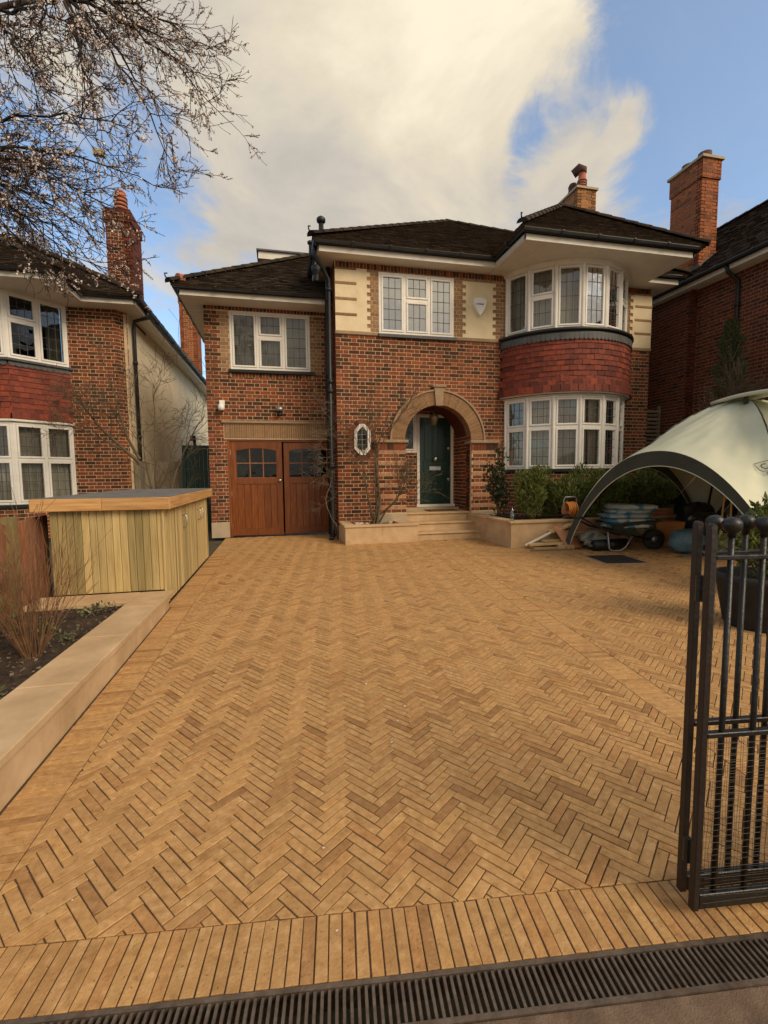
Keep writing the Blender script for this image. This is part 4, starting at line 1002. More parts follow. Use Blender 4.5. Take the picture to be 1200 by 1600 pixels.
def lsoffit(x0, x1, y0, y1): part(LR, 'soffit', 'white_paint', lambda m: m.box(x0, y0, 5.30, x1, y1, 5.32))
lsoffit(-9.2, -4.22, 10.62, 12.2); lsoffit(-4.22, -3.13, 11.76, 12.39); lsoffit(-3.47, -3.13, 12.39, 26)
fascia(LR, [((-9.2, 10.6), (-4.2, 10.6)), ((-4.2, 10.6), (-4.2, 11.74)), ((-4.2, 11.74), (-3.11, 11.74)), ((-3.11, 11.74), (-3.11, 26))], 5.297, 5.40)
gutter(LR, [(-9.2, 10.53, 5.45), (-4.13, 10.53, 5.45), (-4.13, 11.67, 5.45), (-3.04, 11.67, 5.45), (-3.04, 26, 5.45)], .062)
tiles = MB(); slab_ = MB(); hips = MB()
roof_face(tiles, slab_, [(-12.4, 11.6, 5.47), (-3.0, 11.6, 5.47), (-7.7, 16.3, 8.57)])
roof_face(tiles, slab_, [(-3.0, 11.6, 5.47), (-3.0, 26, 5.47), (-7.7, 26, 8.57), (-7.7, 16.3, 8.57)], .2, .3)
roof_face(tiles, slab_, [(-9.3, 10.46, 5.47), (-4.06, 10.46, 5.47), (-6.68, 13.08, 7.2)])
roof_face(tiles, slab_, [(-4.06, 10.46, 5.47), (-4.06, 11.6, 5.47), (-6.68, 14.22, 7.2), (-6.68, 13.08, 7.2)])
rf = slab_.build('roof', 'roof_tile', LR, fix=False); tiles.build('roof_tiles', 'roof_tile', rf, kind='stuff', fix=False)
for a, b in (((-2.98, 11.58, 5.5), (-7.7, 16.3, 8.6)), ((-4.04, 10.44, 5.5), (-6.68, 13.08, 7.23)), ((-7.7, 16.3, 8.6), (-7.7, 22, 8.6))): hip_tiles(hips, a, b)
hips.build('hip_tiles', 'roof_tile', rf, kind='stuff', fix=False)
def chimney(Hs, x0, x1, y0, y1, z0, z1, mat, corb=.3):
    for F, L in ((Fr((x0, y0, 0), (1, 0)), x1-x0), (Fr((x0, y1, 0), (0, -1)), y1-y0), (Fr((x1, y0, 0), (0, 1)), y1-y0)):
        Hs.wall(F, [(0, L, z0, z1-corb)], [], mat, thick=.15)
        Hs.wall(Fr(F.o+F.n*.03-F.u*.03, F.u), [(0, L+.06, z1-corb, z1)], [], mat, thick=.15)
    Hs.wallmb.box(x0-.028, y0-.028, z1-corb+.01, x1+.028, y1+.028, z1-.002)
chimney(LH, -4.02, -3.47, 13.05, 13.98, 5.2, 7.95, 'brick_dark', 0.25)
mb = MB(); mb.box(-4.04, 13.03, 7.95, -3.45, 14.0, 8.0); lcap = mb.build('chimney_cap', 'brick_dark', LR)
mb = MB(); mb.lathe((-3.72, 13.3, 8.0), [(.15, 0), (.155, .05), (.13, .06), (.15, .14), (.125, .15), (.15, .23), (.125, .24), (.15, .33), (.125, .35), (.13, .5), (.08, .56)], 14); mb.build('chimney_pot', 'terracotta', lcap, True)
for k in range(4):
    mb = MB(); mb.lathe((-3.72, 13.3, 8.07+.09*k), [(.142, 0), (.157, .008), (.157, .032), (.142, .04)], 14); mb.build('louvre', 'terracotta_dark', lcap)
chimney(LH, -3.85, -3.2, 20.8, 21.8, 5.42, 8.7, 'brick_orange2', .25)
LH.wallmb.box(-3.75, 12.3, 0, -3.476, 26, 5.25)
downpipe(LR, [(-3.04, 12.55, 5.42), (-3.06, 12.6, 5.28), (-3.38, 12.66, 5.2), (-3.40, 12.66, 5.0), (-3.40, 12.66, .05)], .042, [((-3.40, 12.66, z), (0, 0, 1)) for z in (4.2, 2.4)])
LH.finish(300)
an = thing('tv_antenna', 'grey rooftop aerial on a thin mast beside the left neighbour chimney', 'antenna', (-4.08, 13.1, 7.3))
part(an, 'mast', 'antenna', lambda m: m.tube([(-4.08, 13.1, 7.3), (-4.12, 13.1, 9.28)], .016, 6))
part(an, 'boom', 'antenna', lambda m: m.tube([(-4.15, 13.05, 9.28), (-3.45, 13.6, 8.95)], .012, 6))
part(an, 'junction_box', 'stone_grey', lambda m: m.box(-4.2, 13.0, 9.18, -3.95, 13.12, 9.32))
for i in range(8):
    p = V(-4.0, 13.17, 9.21)+V(.55, .43, -.26)*i/7
    part(an, 'element', 'antenna', lambda m: m.tube([p+V(.1, -.13, 0), p-V(.1, -.13, 0)], .006, 4))

# ------------------------------------------------------------------ right-hand neighbour
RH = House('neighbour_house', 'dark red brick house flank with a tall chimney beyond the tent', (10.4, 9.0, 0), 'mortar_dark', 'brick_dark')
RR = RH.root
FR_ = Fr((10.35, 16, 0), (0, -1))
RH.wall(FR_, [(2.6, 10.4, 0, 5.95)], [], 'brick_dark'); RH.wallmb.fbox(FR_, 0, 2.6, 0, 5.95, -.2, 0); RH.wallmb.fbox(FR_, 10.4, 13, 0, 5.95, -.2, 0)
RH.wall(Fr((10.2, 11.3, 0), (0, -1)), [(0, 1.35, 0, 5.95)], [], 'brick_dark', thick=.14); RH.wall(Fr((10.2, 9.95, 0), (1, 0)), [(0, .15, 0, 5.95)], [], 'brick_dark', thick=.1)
part(RR, 'soffit', 'white_paint', lambda m: m.box(10.0, 3, 5.95, 10.36, 16, 5.97))
fascia(RR, [((9.99, 16), (9.99, 3))], 5.945, 6.05); gutter(RR, [(9.92, 16, 6.09), (9.92, 3, 6.09)], .062)
tiles = MB(); slab_ = MB(); hips = MB()
roof_face(tiles, slab_, [(9.88, 14, 6.12), (9.88, 5, 6.12), (13.0, 5, 8.6), (13.0, 14, 8.6)], .125, .2)
slab_.face([(13, 3, 8.6), (16, 3, 6.2), (16, 16, 6.2), (13, 16, 8.6)])
roof_face(tiles, slab_, [(11.2, 11.2, 7.15), (14.8, 11.2, 7.15), (13.0, 13.0, 9.35)], .125, .2)
rf = slab_.build('roof', 'roof_tile', RR, fix=False); tiles.build('roof_tiles', 'roof_tile', rf, kind='stuff', fix=False)
hip_tiles(hips, (13.0, 5, 8.62), (13.0, 14, 8.62)); hip_tiles(hips, (11.2, 11.2, 7.2), (13.0, 13.0, 9.4)); hips.build('hip_tiles', 'roof_tile', rf, kind='stuff', fix=False)
chimney(RH, 10.3, 10.8, 9.93, 10.85, 5.9, 9.05, 'brick_orange2', .45)
mb = MB(); mb.box(10.22, 9.85, 9.05, 10.88, 10.93, 9.11); rcap = mb.build('chimney_cap', 'stone_grey', RR)
for y in (10.12, 10.6):
    mb = MB(); mb.lathe((10.55, y, 9.11), [(.17, 0), (.17, .08), (.15, .10), (.15, .2), (.10, .22)], 14); mb.build('chimney_pot', 'terracotta_dark', rcap, True)
mb = MB(); mb.prism(Fp((10.29, 9.9, 0), (0, 1, 0), (0, 0, 1)), [(-.05, 6.38), (1.0, 6.38), (1.0, 6.52), (-.05, 6.52)], -.02, .02); mb.prism(Fr((10.3, 9.92, 0), (1, 0)), [(-.05, 6.38), (.55, 6.82), (.55, 6.92), (-.05, 6.5)], 0, .02); mb.build('flashing', 'lead', RR)
downpipe(RR, [(9.95, 8.85, 6.03), (10.0, 8.85, 5.9), (10.29, 8.85, 5.75), (10.30, 8.85, 5.5), (10.30, 8.85, .03)], .045, [((10.30, 8.85, z), (0, 0, 1)) for z in (5.2, 3.2)])
RH.finish(300)

# ------------------------------------------------------------------ fences and side gates
def board_fence(name, label, F, L, w, z0, z1, mat, posts=(), rails=True, postmat=None, jz=.0, cat='fence', seed=3):
    r = random.Random(seed); t = thing(name, label, cat, tuple(F.pt(L/2, 0)))
    n = max(1, round(L/w)); w = L/n
    for i in range(n):
        mb = MB(); k = .004 if i % 2 else .016
        mb.fbox(F, i*w-.006, (i+1)*w+.006, z0+r.uniform(0, .006), z1+r.uniform(-jz, jz), -.012+k, k+.004, 0, .003); mb.build('board', mat, t)
    if rails:
        for z in (z0+.2*(z1-z0), z0+.82*(z1-z0)):
            mb = MB(); mb.fbox(F, 0, L, z-.035, z+.035, -.06, -.013); mb.build('rail', mat, t)
    for a in posts:
        mb = MB(); mb.fbox(F, a-.045, a+.045, z0, z1+.05, -.03, .065, 0, .006); mb.build('post', postmat or mat, t)
    return t
board_fence('board_fence', 'reddish brown close-board fence behind the planting bed by the wooden store', Fr((-2.52, 3.0, 0), (0, 1)), 2.7, .10, .03, 1.0, 'fence_wood', (1.98,), postmat='post_green', jz=.012)
board_fence('board_fence', 'weathered grey-brown fence panel between cream flank wall and green side gate', Fr((-3.45, 12.32, 0), (1, 0)), 1.1, .11, .02, 1.78, 'fence_grey', (1.06,), jz=.01, seed=5)
board_fence('boundary_fence', 'dark brown close-board fence along the right boundary behind the tent', Fr((9.80, 10.6, 0), (0, -1)), 5.6, .12, .02, 1.85, 'fence_dark', (0.1, 1.9, 3.7, 5.5), jz=.01, seed=6)
board_fence('return_fence', 'dark brown fence closing the gap beside the house, under the slatted panel', Fr((9.08, 10.75, 0), (1, 0)), 1.05, .12, .02, 2.1, 'fence_dark', (), jz=.01, seed=8)
sp = thing('slatted_panel', 'grey horizontal slatted trellis panel raised above the fence beside the house', 'trellis', (9.6, 10.7, 2.1))
Fsl = Fr((9.06, 10.70, 0), (1, 0))
for i in range(9):
    mb = MB(); mb.fbox(Fsl, 0, 1.02, 2.16+i*.105, 2.225+i*.105, 0, .02, 0, .003); mb.build('slat', 'fence_grey', sp)
for a in (.0, .96):
    mb = MB(); mb.fbox(Fsl, a, a+.06, 2.1, 3.18, -.05, -.001); mb.build('post', 'fence_grey', sp)
sg = thing('side_gate', 'dark green boarded side gate between the two houses', 'gate', (-1.95, 12.0, 0))
Fg_ = Fr((-2.30, 12.0, 0), (1, 0))
for a0, a1 in ((0, .07), (.68, .75)): part(sg, 'gate_post', 'green_gate', lambda m: m.fbox(Fg_, a0, a1, 0, 2.16, -.08, .02, 0, .005))
part(sg, 'head_rail', 'green_gate', lambda m: m.fbox(Fg_, .071, .679, 2.08, 2.16, -.08, .02, 0, .005))
for i in range(6): part(sg, 'board', 'green_gate', lambda m: m.fbox(Fg_, .075+i*.1, .170+i*.1, .04, 2.075, -.05, -.02, 0, .006))
fl_ = MB(); fl_.lathe((-2.02, 12.08, 2.17), [(.035, -.1), (.035, .12)], 8); fl_.lathe((-2.05, 12.05, 2.32), [(.07, -.05), (.07, .06), (.03, .08)], 8)
fl_.build('flue_terminal', 'black_plastic', None, True, origin=(-2.02, 12.08, 2.07), label='short black flue terminal poking up over the green side gate', cat='flue')

# ------------------------------------------------------------------ wooden store
sh = thing('wooden_store', 'new timber bin store with vertical boards, chunky top rim and bow handles', 'shed', (-1.8, 6.9, 0))
Ff = Fr((-2.36, 5.42, 0), (1, 0)); n = 15; w = 1.105/n
for i in range(n): part(sh, 'board', 'shed_wood', lambda m: m.fbox(Ff, i*w+.002, (i+1)*w-.002, .170, 1.075, -.02, rng.uniform(-.002, .002), 0, .004))
Fs2 = Fr((-1.255, 5.40, 0), (0, 1)); n = 41; w = 3.06/n
for i in range(n):
    gap = .006 if i in (1, 14, 27, 28) else .0015
    part(sh, 'board', 'shed_wood', lambda m: m.fbox(Fs2, i*w+gap, (i+1)*w-.0015, .035 if 1 < i < 39 else .012, 1.06, -.02, (.012 if 1 < i < 39 else 0)+rng.uniform(-.002, .002), 0, .004))
part(sh, 'carcass', 'fence_dark', lambda m: m.box(-2.35, 5.45, .02, -1.28, 8.44, 1.07))
part(sh, 'rim_board', 'trim_wood', lambda m: m.fbox(Fr((-2.50, 5.34, 0), (1, 0)), 0, .66, 1.065, 1.195, -.04, 0, 0, .006))
part(sh, 'rim_board', 'trim_wood', lambda m: m.fbox(Fr((-1.838, 5.34, 0), (1, 0)), 0, .66, 1.065, 1.195, -.04, 0, 0, .006))
part(sh, 'rim_board', 'trim_wood_side', lambda m: m.fbox(Fr((-1.17, 5.36, 0), (0, 1)), 0, 3.2, 1.065, 1.195, -.04, 0, 0, .006))
for i in range(3):
    part(sh, 'felt_sheet', 'felt', lambda m: m.raw([(-2.5, 5.36+i*1.06, 1.19), (-1.19, 5.36+i*1.06, 1.19), (-1.19, 6.45+i*1.06, 1.19), (-2.5, 6.45+i*1.06, 1.19), (-2.5, 5.36+i*1.06, 1.20+.003*i), (-1.19, 5.36+i*1.06, 1.20+.003*i), (-1.19, 6.43+i*1.06, 1.20+.003*i), (-2.5, 6.43+i*1.06, 1.20+.003*i)], [(0, 3, 2, 1), (4, 5, 6, 7), (0, 1, 5, 4), (1, 2, 6, 5), (2, 3, 7, 6), (3, 0, 4, 7)]))
for y in (6.35, 7.42, 7.62):
    part(sh, 'handle', 'steel', lambda m: m.tube([(-1.245, y, .76), (-1.21, y, .765), (-1.195, y, .78), (-1.195, y, .90), (-1.21, y, .915), (-1.245, y, .92)], .007, 6), True)

# ------------------------------------------------------------------ planting bed on the left
def BT(y): return .165+.022*(5.26-y)      # top of the coping, rising gently towards the street
bd = thing('raised_bed', 'low buff stone bed wall running along the left of the driveway', 'planter', (-1.35, 3.0, 0))
y = .3
while y < 5.2:
    y1 = min(y+1.22, 5.24); part(bd, 'wall_panel', 'stone', lambda m: m.prism(Fr((-1.205, 0, 0), (0, 1)), [(y+.0015, 0), (y1-.0015, 0), (y1-.0015, BT(y1)-.042), (y+.0015, BT(y)-.042)], -.08, 0)); y = y1
y = .3
ys = [.3, 1.15, 2.05, 2.95, 3.85, 4.75, 5.41]
for y0, y1 in zip(ys, ys[1:]):
    part(bd, 'coping_slab', 'stone', lambda m: m.fbox(Fp((0, 0, BT(0)), (1, 0, 0), (0, 1, -.022)), -1.52, -1.19, y0+.002, y1-.002, -.04, 0, 0, .005))
for x0, x1 in ((-2.48, -2.0), (-2.0, -1.522)):
    part(bd, 'coping_slab', 'stone', lambda m: m.fbox(Fp((0, 0, 0), (1, 0, 0), (0, 1, 0)), x0+.002, x1-.002, 5.0, 5.40, .126, .166, 0, .005))
part(bd, 'wall_panel', 'stone', lambda m: m.box(-2.48, 5.02, 0, -1.29, 5.1, .125))
so_ = soil_patch(bd, -2.54, .2, -1.29, 5.03, .12, .022, .045, 4)

# ------------------------------------------------------------------ entrance gate, folded open
def gate_leaf(label, post, n, phase, hinge):
    g = thing('metal_gate', label, 'gate', (post[0], post[1], 0), 'folded leaves of the driveway gate')
    F = Fr((post[0], post[1], 0), (FU.x, FU.y)); Lg = 1.05
    part(g, 'gate_post', 'brown_iron', lambda m: (m.fbox(F, -.010, .010, .03, 1.25, -.011, .011, 0, .002), m.prism(Fp(F.pt(-.010, 0, 0), F.u, V(0, 0, 1)), [(0, 1.25), (.020, 1.25)]+[(.010+.010*math.cos(t*.3927), 1.25+.015*math.sin(t*.3927)) for t in range(1, 8)], -.0105, .0105)))
    for z, hh in ((1.155, .013), (.60, .016), (.035, .05)):
        part(g, 'rail', 'black_iron', lambda m: m.fbox(F, .0115, Lg, z, z+hh, -.010, .010, 0, .002))
    for i in range(n):
        a = .045+phase+i*.105
        b = MB(); b.tube([F.pt(a, .05, 0), F.pt(a, 1.24, 0)], .0085, 8); bo = b.build('bar', 'black_iron', g, True)
        m2 = MB(); m2.lathe(F.pt(a, 1.235, 0), [(.012, -.012), (.012, 0), (.022, .008), (.0265, .020), (.0255, .033), (.017, .044), (.006, .048)], 14); m2.build('ball_finial', 'black_iron', bo, True)
    wm = MB(); r = random.Random(int(phase*1000)+5)
    for i in range(50):
        a = .02+i*.0205; wm.tube([F.pt(a+r.gauss(0, .0015), .08+(.5-.08)*k/5, .012+r.gauss(0, .002)) if k < 5 else F.pt(a, .60, .012) for k in range(6)], .0006, 3, cap=False)
    for j in range(27):
        z = .06+j*.0202; wm.tube([F.pt(.02+.2*k, z+r.gauss(0, .0015), .0135+r.gauss(0, .001)) for k in range(6)], .0006, 3, cap=False)
    wm.build('wire_mesh', 'wire', g, kind='stuff', fix=False)
    if hinge:
        for z in (.16, 1.02): part(g, 'hinge', 'black_iron', lambda m: m.tube([F.pt(-.012, z, .03), F.pt(-.012, z+.08, .03)], .012, 8))
    return g
gate_leaf('black metal gate leaf with brown post and ball-topped bars, folded behind the other leaf', (1.268, 1.18), 9, 0.012, True)
gate_leaf('black metal gate leaf with wire mesh, folded in front of the other leaf', (1.247, 1.114), 9, 0.020, False)
# ------------------------------------------------------------------ garden tent
TL = [V(5.12, 7.60, 0), V(5.60, 3.90, 0), V(9.30, 4.38, 0), V(8.82, 8.08, 0)]
TC = (TL[0]+TL[1]+TL[2]+TL[3])/4; TOP = 2.55
def t_edge(side, w):
    """point on the arched edge of one side, w from -1 to 1"""
    a, b = TL[side], TL[(side+1) % 4]; m = (a+b)/2; h = 1.72*max(0, 1-abs(w)**2.1)**.87
    p = m+(b-m)*w;     return V(p.x, p.y, h)
def t_surf(side, w, k):
    e = t_edge(side, w); p = e+(TC-e)*k; z = e.z+(TOP-e.z)*(1-(1-k)**(1.2+.7*abs(w)**4))
    sag = -.02*math.sin(math.pi*min(1, k*1.4))*(1-w*w)*(1 if k < .7 else .3)
    wr = .012*math.sin(w*19+k*7)*(1-k)*min(1, k*8)+.010*math.sin(w*41-k*13+side)*(1-k)*min(1, k*6)
    return V(p.x, p.y, z+sag+wr)
tent = thing('garden_tent', 'pale green dome garden shelter on curved poles beside the gate', 'tent', (TC.x, TC.y, 0))
WS = [-.985+1.97*i/48 for i in range(49)]
for sd_ in range(4):
    mb = MB(); n = 14
    vs_ = [t_surf(sd_, w, (j/n)**1.3) for j in range(n+1) for w in WS]; m = len(WS)
    mb.raw(vs_, [(j*m+i, j*m+i+1, (j+1)*m+i+1, (j+1)*m+i) for j in range(n) for i in range(m-1)])
    mb.build('canopy_panel', 'tent', tent, True)
    bd_ = MB(); pip = []; vs_ = []
    for w in WS:
        e = t_edge(sd_, w); inn = (TC-e); inn.z = 0; inn.normalize()
        dn = .20*(1-abs(w)**3)+.02; lo = e+inn*.03-V(0, 0, dn)
        if lo.z < 0.02: lo.z = .02
        mid = TL[sd_]+(TL[(sd_+1) % 4]-TL[sd_])*.5; side_in = (mid-e); side_in.z = 0
        if side_in.length > 0: side_in.normalize()
        lo = lo+side_in*.10*abs(w)**4
        vs_ += [e, lo]; pip.append(lo)
    bd_.raw(vs_, [(2*i, 2*i+2, 2*i+3, 2*i+1) for i in range(len(WS)-1)]); bd_.build('edge_band', 'tent_dark', tent, True)
    part(tent, 'piping', 'tent', lambda m: m.tube(pip, .007, 5), True)
for i in range(4):
    pts = [t_surf(i, -.985, k/12)+V(0, 0, -.02) for k in range(13)]
    part(tent, 'pole', 'black_plastic', lambda m: m.tube([V(TL[i].x, TL[i].y, 0)]+pts, .014, 8), True)
    part(tent, 'foot', 'black_plastic', lambda m: m.lathe((TL[i].x, TL[i].y, 0), [(.07, 0), (.07, .012), (.025, .03), (.02, .08)], 10))
# vent flap over the crown, with its rolled edge
fl2 = MB(); ed = []
for i in range(13):
    t = i/12; c = V(7.12, 6.35, 0)+V(-.55, -2.3, 0)*t
    zz = TOP+.03-.25*abs(t-.25)**1.6; q = [c+V(-.12, .02, zz), c+V(.05, .05, zz+.03), c+V(.45, .1, zz-.02)]; ed.append(q[0]-V(0, 0, .02)); fl2.v += [tuple(k) for k in q]
for i in range(12):
    for k in range(2): fl2.f.append((3*i+k, 3*i+3+k, 3*i+4+k, 3*i+1+k)); fl2.r.append(0)
fl2.build('vent_flap', 'tent', tent, True)
part(tent, 'flap_roll', 'tent', lambda m: m.tube(ed, .03, 8), True)
part(tent, 'flap_strut', 'tent_dark', lambda m: m.tube([V(6.95, 5.75, TOP-.12), V(6.95, 5.75, TOP+.03)], .03, 6))
def text_on(root, body, size, loc, uvec, vvec, mat, name='lettering', ext=.002, box=None):
    cu = bpy.data.curves.new('txt', 'FONT'); cu.body = body; cu.size = size; cu.extrude = ext; cu.align_x = 'LEFT'
    ob = bpy.data.objects.new('txt', cu); COL.objects.link(ob)
    dg = bpy.context.evaluated_depsgraph_get(); me = bpy.data.meshes.new_from_object(ob.evaluated_get(dg)); bpy.data.objects.remove(ob)
    u = Vector(uvec).normalized(); v = Vector(vvec); v = (v-u*v.dot(u)).normalized(); n = u.cross(v); o = Vector(loc)
    org = ORG[root.name]; mb = MB()
    mb.v = [tuple(o+u*x.co.x+v*x.co.y+n*x.co.z) for x in me.vertices]; mb.f = [tuple(p.vertices) for p in me.polygons]; mb.r = [0]*len(mb.f)
    return mb.build(name, mat, root, fix=False)
a_, b_ = .828, .293
tp = t_surf(0, a_, b_); tu = (t_surf(0, a_+.07, b_)-t_surf(0, a_-.07, b_))/14; tv = (t_surf(0, a_, b_+.07)-t_surf(0, a_, b_-.07))/14; nrm = tu.cross(tv).normalized()
un = (tu*.665+tv*.359).normalized(); vn = tv*.44+tu*.066; vn = (vn-un*vn.dot(un)).normalized(); nrm = un.cross(vn); o_ = tp+nrm*.03
text_on(tent, 'Coleman', .13, o_, un, vn, 'ink_dark')
text_on(tent, 'Event Shelter', .06, o_-vn*.095, un, vn, 'ink_dark')
part(tent, 'logo_border', 'ink_dark', lambda m: m.tube([o_+un*x+vn*y for x, y in ((-.04, 0), (-.04, .09), (-.02, .125), (.5, .125), (.54, .09), (.54, 0), (.5, -.035), (-.02, -.035))], .004, 4, closed=True))
part(tent, 'side_wall', 'tent_wall', lambda m: m.raw([V(8.86, 7.4, .02), V(9.2, 4.9, .02), V(9.1, 4.95, 1.3), V(8.8, 7.3, 1.4)], [(0, 1, 2, 3)]))
part(tent, 'guy_line', 'white_paint', lambda m: m.tube([t_edge(0, .35)+V(.02, 0, -.15), V(7.6, 7.6, .9)], .004, 4))

# ------------------------------------------------------------------ builders' clutter
def plank(name, label, cat, p, q, w, t, mat, group=None, up=(0, 0, 1), ch=.002):
    p, q = Vector(p), Vector(q); u = (q-p); L = u.length; u.normalize(); s = Vector(up).cross(u)
    if s.length < 1e-5: s = u.orthogonal()
    s.normalize(); n = u.cross(s); mb = MB(); F = Fp(p, u, s)
    mb.fbox(F, 0, L, -w/2, w/2, -t/2, t/2, 0, ch)
    return mb.build(name, mat, None, origin=(min(p.x, q.x), min(p.y, q.y), min(p.z, q.z)), label=label, cat=cat, group=group)
G = 'offcuts of timber by the stone planter'
for lab, p, q, w, t, m in (
    ('short thick sawn timber block at the foot of the pile', (4.98, 7.56, .045), (5.26, 7.52, .045), .14, .085, 'lumber'),
    ('pale flat board lying lowest in the timber pile', (4.55, 7.70, .022), (5.20, 7.66, .022), .20, .04, 'lumber'),
    ('pale flat board lying across the timber block', (4.50, 7.74, .075), (5.18, 7.60, .115), .17, .035, 'lumber'),
    ('thin white batten sloping up across the timber pile', (4.46, 7.80, .06), (5.05, 7.78, .32), .035, .03, 'plastic_white'),
    ('second pale board stacked squarely on the lower boards', (4.78, 7.76, .135), (5.36, 7.70, .16), .16, .035, 'lumber'),
    ('pale wide board propped on top of the timber pile', (4.98, 7.80, .30), (5.44, 7.80, .43), .17, .035, 'lumber'),
    ('long dark strip lying flat on the paving before the pile', (4.40, 7.50, .012), (5.2, 7.42, .012), .05, .02, 'fence_grey'),
    ('pale short board lying over the leaning orange sheet', (5.36, 7.70, .25), (5.66, 7.68, .27), .14, .05, 'lumber')):
    plank('timber_offcut', lab, 'timber', p, q, w, t, m, G)
G = 'orange boards leaning on the planter'
plank('orange_sheet', 'orange-brown sheet leaning with its foot on the paving by the tent leg', 'board', (5.30, 7.48, .02), (5.20, 7.80, .40), .42, .02, 'orange_slab', G)
plank('orange_sheet', 'orange-brown sheet standing behind the grey tarpaulin bundle', 'board', (5.72, 7.68, .05), (5.70, 7.84, .50), .55, .02, 'orange_slab', G)
plank('orange_sheet', 'orange-brown sheet lying low behind the wheelbarrow', 'board', (6.20, 7.62, .06), (6.22, 7.78, .32), .75, .02, 'orange_slab', G)
def lumpy(name, label, cat, c, size, mat, seed, rz=0.0, nz=.12, sq=2.6, group=None, parent=None):
    """a soft slumped shape: a rounded block with noise"""
    r = random.Random(seed); mb = MB(); nu, nv = 22, 11; vs_ = []
    ph = [(r.uniform(2, 7), r.uniform(2, 7), r.uniform(0, 6), r.uniform(.3, 1)) for _ in range(5)]
    for j in range(nv+1):
        th = math.pi*j/nv
        for i in range(nu):
            a = 2*math.pi*i/nu
            f = lambda x: math.copysign(abs(x)**(2/sq), x)
            d = 1+nz*sum(k*math.sin(p*a+q*th*1.5+s) for p, q, s, k in ph)/3
            x, y, z = f(math.cos(a))*f(math.sin(th))*d, f(math.sin(a))*f(math.sin(th))*d, f(math.cos(th))
            x, y = x*size[0], y*size[1]; X = x*math.cos(rz)-y*math.sin(rz); Y = x*math.sin(rz)+y*math.cos(rz)
            vs_.append((c[0]+X, c[1]+Y, c[2]+size[2]*(1+z*(1+.3*(d-1)))))
    mb.raw(vs_, [(j*nu+i, (j+1)*nu+i, (j+1)*nu+(i+1) % nu, j*nu+(i+1) % nu) for j in range(nv) for i in range(nu)])
    return mb.build(name, mat, None, True, origin=c, label=label, cat=cat, group=group)
lumpy('tarpaulin_bundle', 'crumpled grey-green tarpaulin bundle slumped between the orange sheets', 'tarpaulin', (5.62, 7.42, .05), (.28, .17, .15), 'tarp', 5, .3, .42, 2.2)
mb = MB(); mb.tube([(5.48, 7.22, .10), (5.8, 7.22, .10), (6.2, 7.28, .10)], .10, 14); mb.build('membrane_roll', 'bag_black', None, True, origin=(5.8, 7.2, 0), label='black roll of membrane lying on the paving before the wheelbarrow', cat='roll')
# wheelbarrow
wb = thing('wheelbarrow', 'old dark green wheelbarrow loaded with bags, wheel to the right', 'wheelbarrow', (6.12, 7.2, 0))
wx = V(6.12, 7.20, 0); du = V(.97, -.24, 0); dv = V(.24, .97, 0)
def W_(a, b, z): return wx+du*a+dv*b+V(0, 0, z)
tr = MB(); rim = [(-.40, -.30, .50), (.48, -.27, .56), (.48, .27, .56), (-.40, .30, .50)]; bot = [(-.22, -.18, .28), (.22, -.16, .30), (.22, .16, .30), (-.22, .18, .28)]
tr.raw([W_(*p) for p in rim]+[W_(*p) for p in bot], [(0, 1, 5, 4), (1, 2, 6, 5), (2, 3, 7, 6), (3, 0, 4, 7), (4, 5, 6, 7)]); tr.build('tray', 'barrow', wb)
part(wb, 'tray_rim', 'barrow', lambda m: m.tube([W_(*p) for p in rim], .014, 6, closed=True), True)
for s in (-1, 1):
    part(wb, 'handle', 'black_iron', lambda m: m.tube([W_(-1.02, .30*s, .62), W_(-.92, .30*s, .62), W_(-.55, .26*s, .42), W_(0, .2*s, .27), (W_(.42, .07*s, .20))], .017, 8), True)
    part(wb, 'grip', 'rubber', lambda m: m.tube([W_(-1.04, .30*s, .62), W_(-.90, .30*s, .62)], .022, 8), True)
    part(wb, 'leg', 'galv', lambda m: m.tube([W_(-.42, .24*s, .36), W_(-.40, .26*s, .06), W_(-.34, .26*s, .02), W_(-.22, .26*s, .02), W_(-.10, .24*s, .08), W_(.02, .21*s, .27)], .015, 8), True)
part(wb, 'wheel', 'rubber', lambda m: m.lathe(W_(.52, 0, .19)-dv*.045, [(.10, 0), (.165, 0), (.19, .02), (.195, .045), (.19, .07), (.165, .09), (.10, .09)], 20, axis=tuple(dv)), True)
part(wb, 'hub', 'galv', lambda m: m.lathe(W_(.52, 0, .19)-dv*.055, [(.05, 0), (.06, .03), (.06, .08), (.05, .11)], 12, axis=tuple(dv)), True)
GB = 'cement bags stacked in the wheelbarrow'
for i, (a, z, w, l) in enumerate(((0, .46, .27, .44), (.04, .545, .27, .45), (-.03, .63, .26, .44), (.05, .71, .25, .43), (.12, .785, .23, .40), (-.10, .792, .20, .26))):
    c = W_(a, .0+.02*(i % 2), z)
    lumpy('cement_bag', ['blue and grey plastic bag at the bottom of the wheelbarrow load', 'flattened grey and blue bag second in the wheelbarrow load', 'blue-printed bag bulging in the middle of the wheelbarrow load', 'creased pale bag near the top of the wheelbarrow load', 'pale grey-blue bag on top of the wheelbarrow load', 'small rumpled bag end on the handle side of the wheelbarrow load'][i], 'bag', (c.x, c.y, z-.05), (l, w, .05), 'bag', 30+i, math.atan2(du.y, du.x)+rng.uniform(-.22, .22), .13, 3.4, GB)
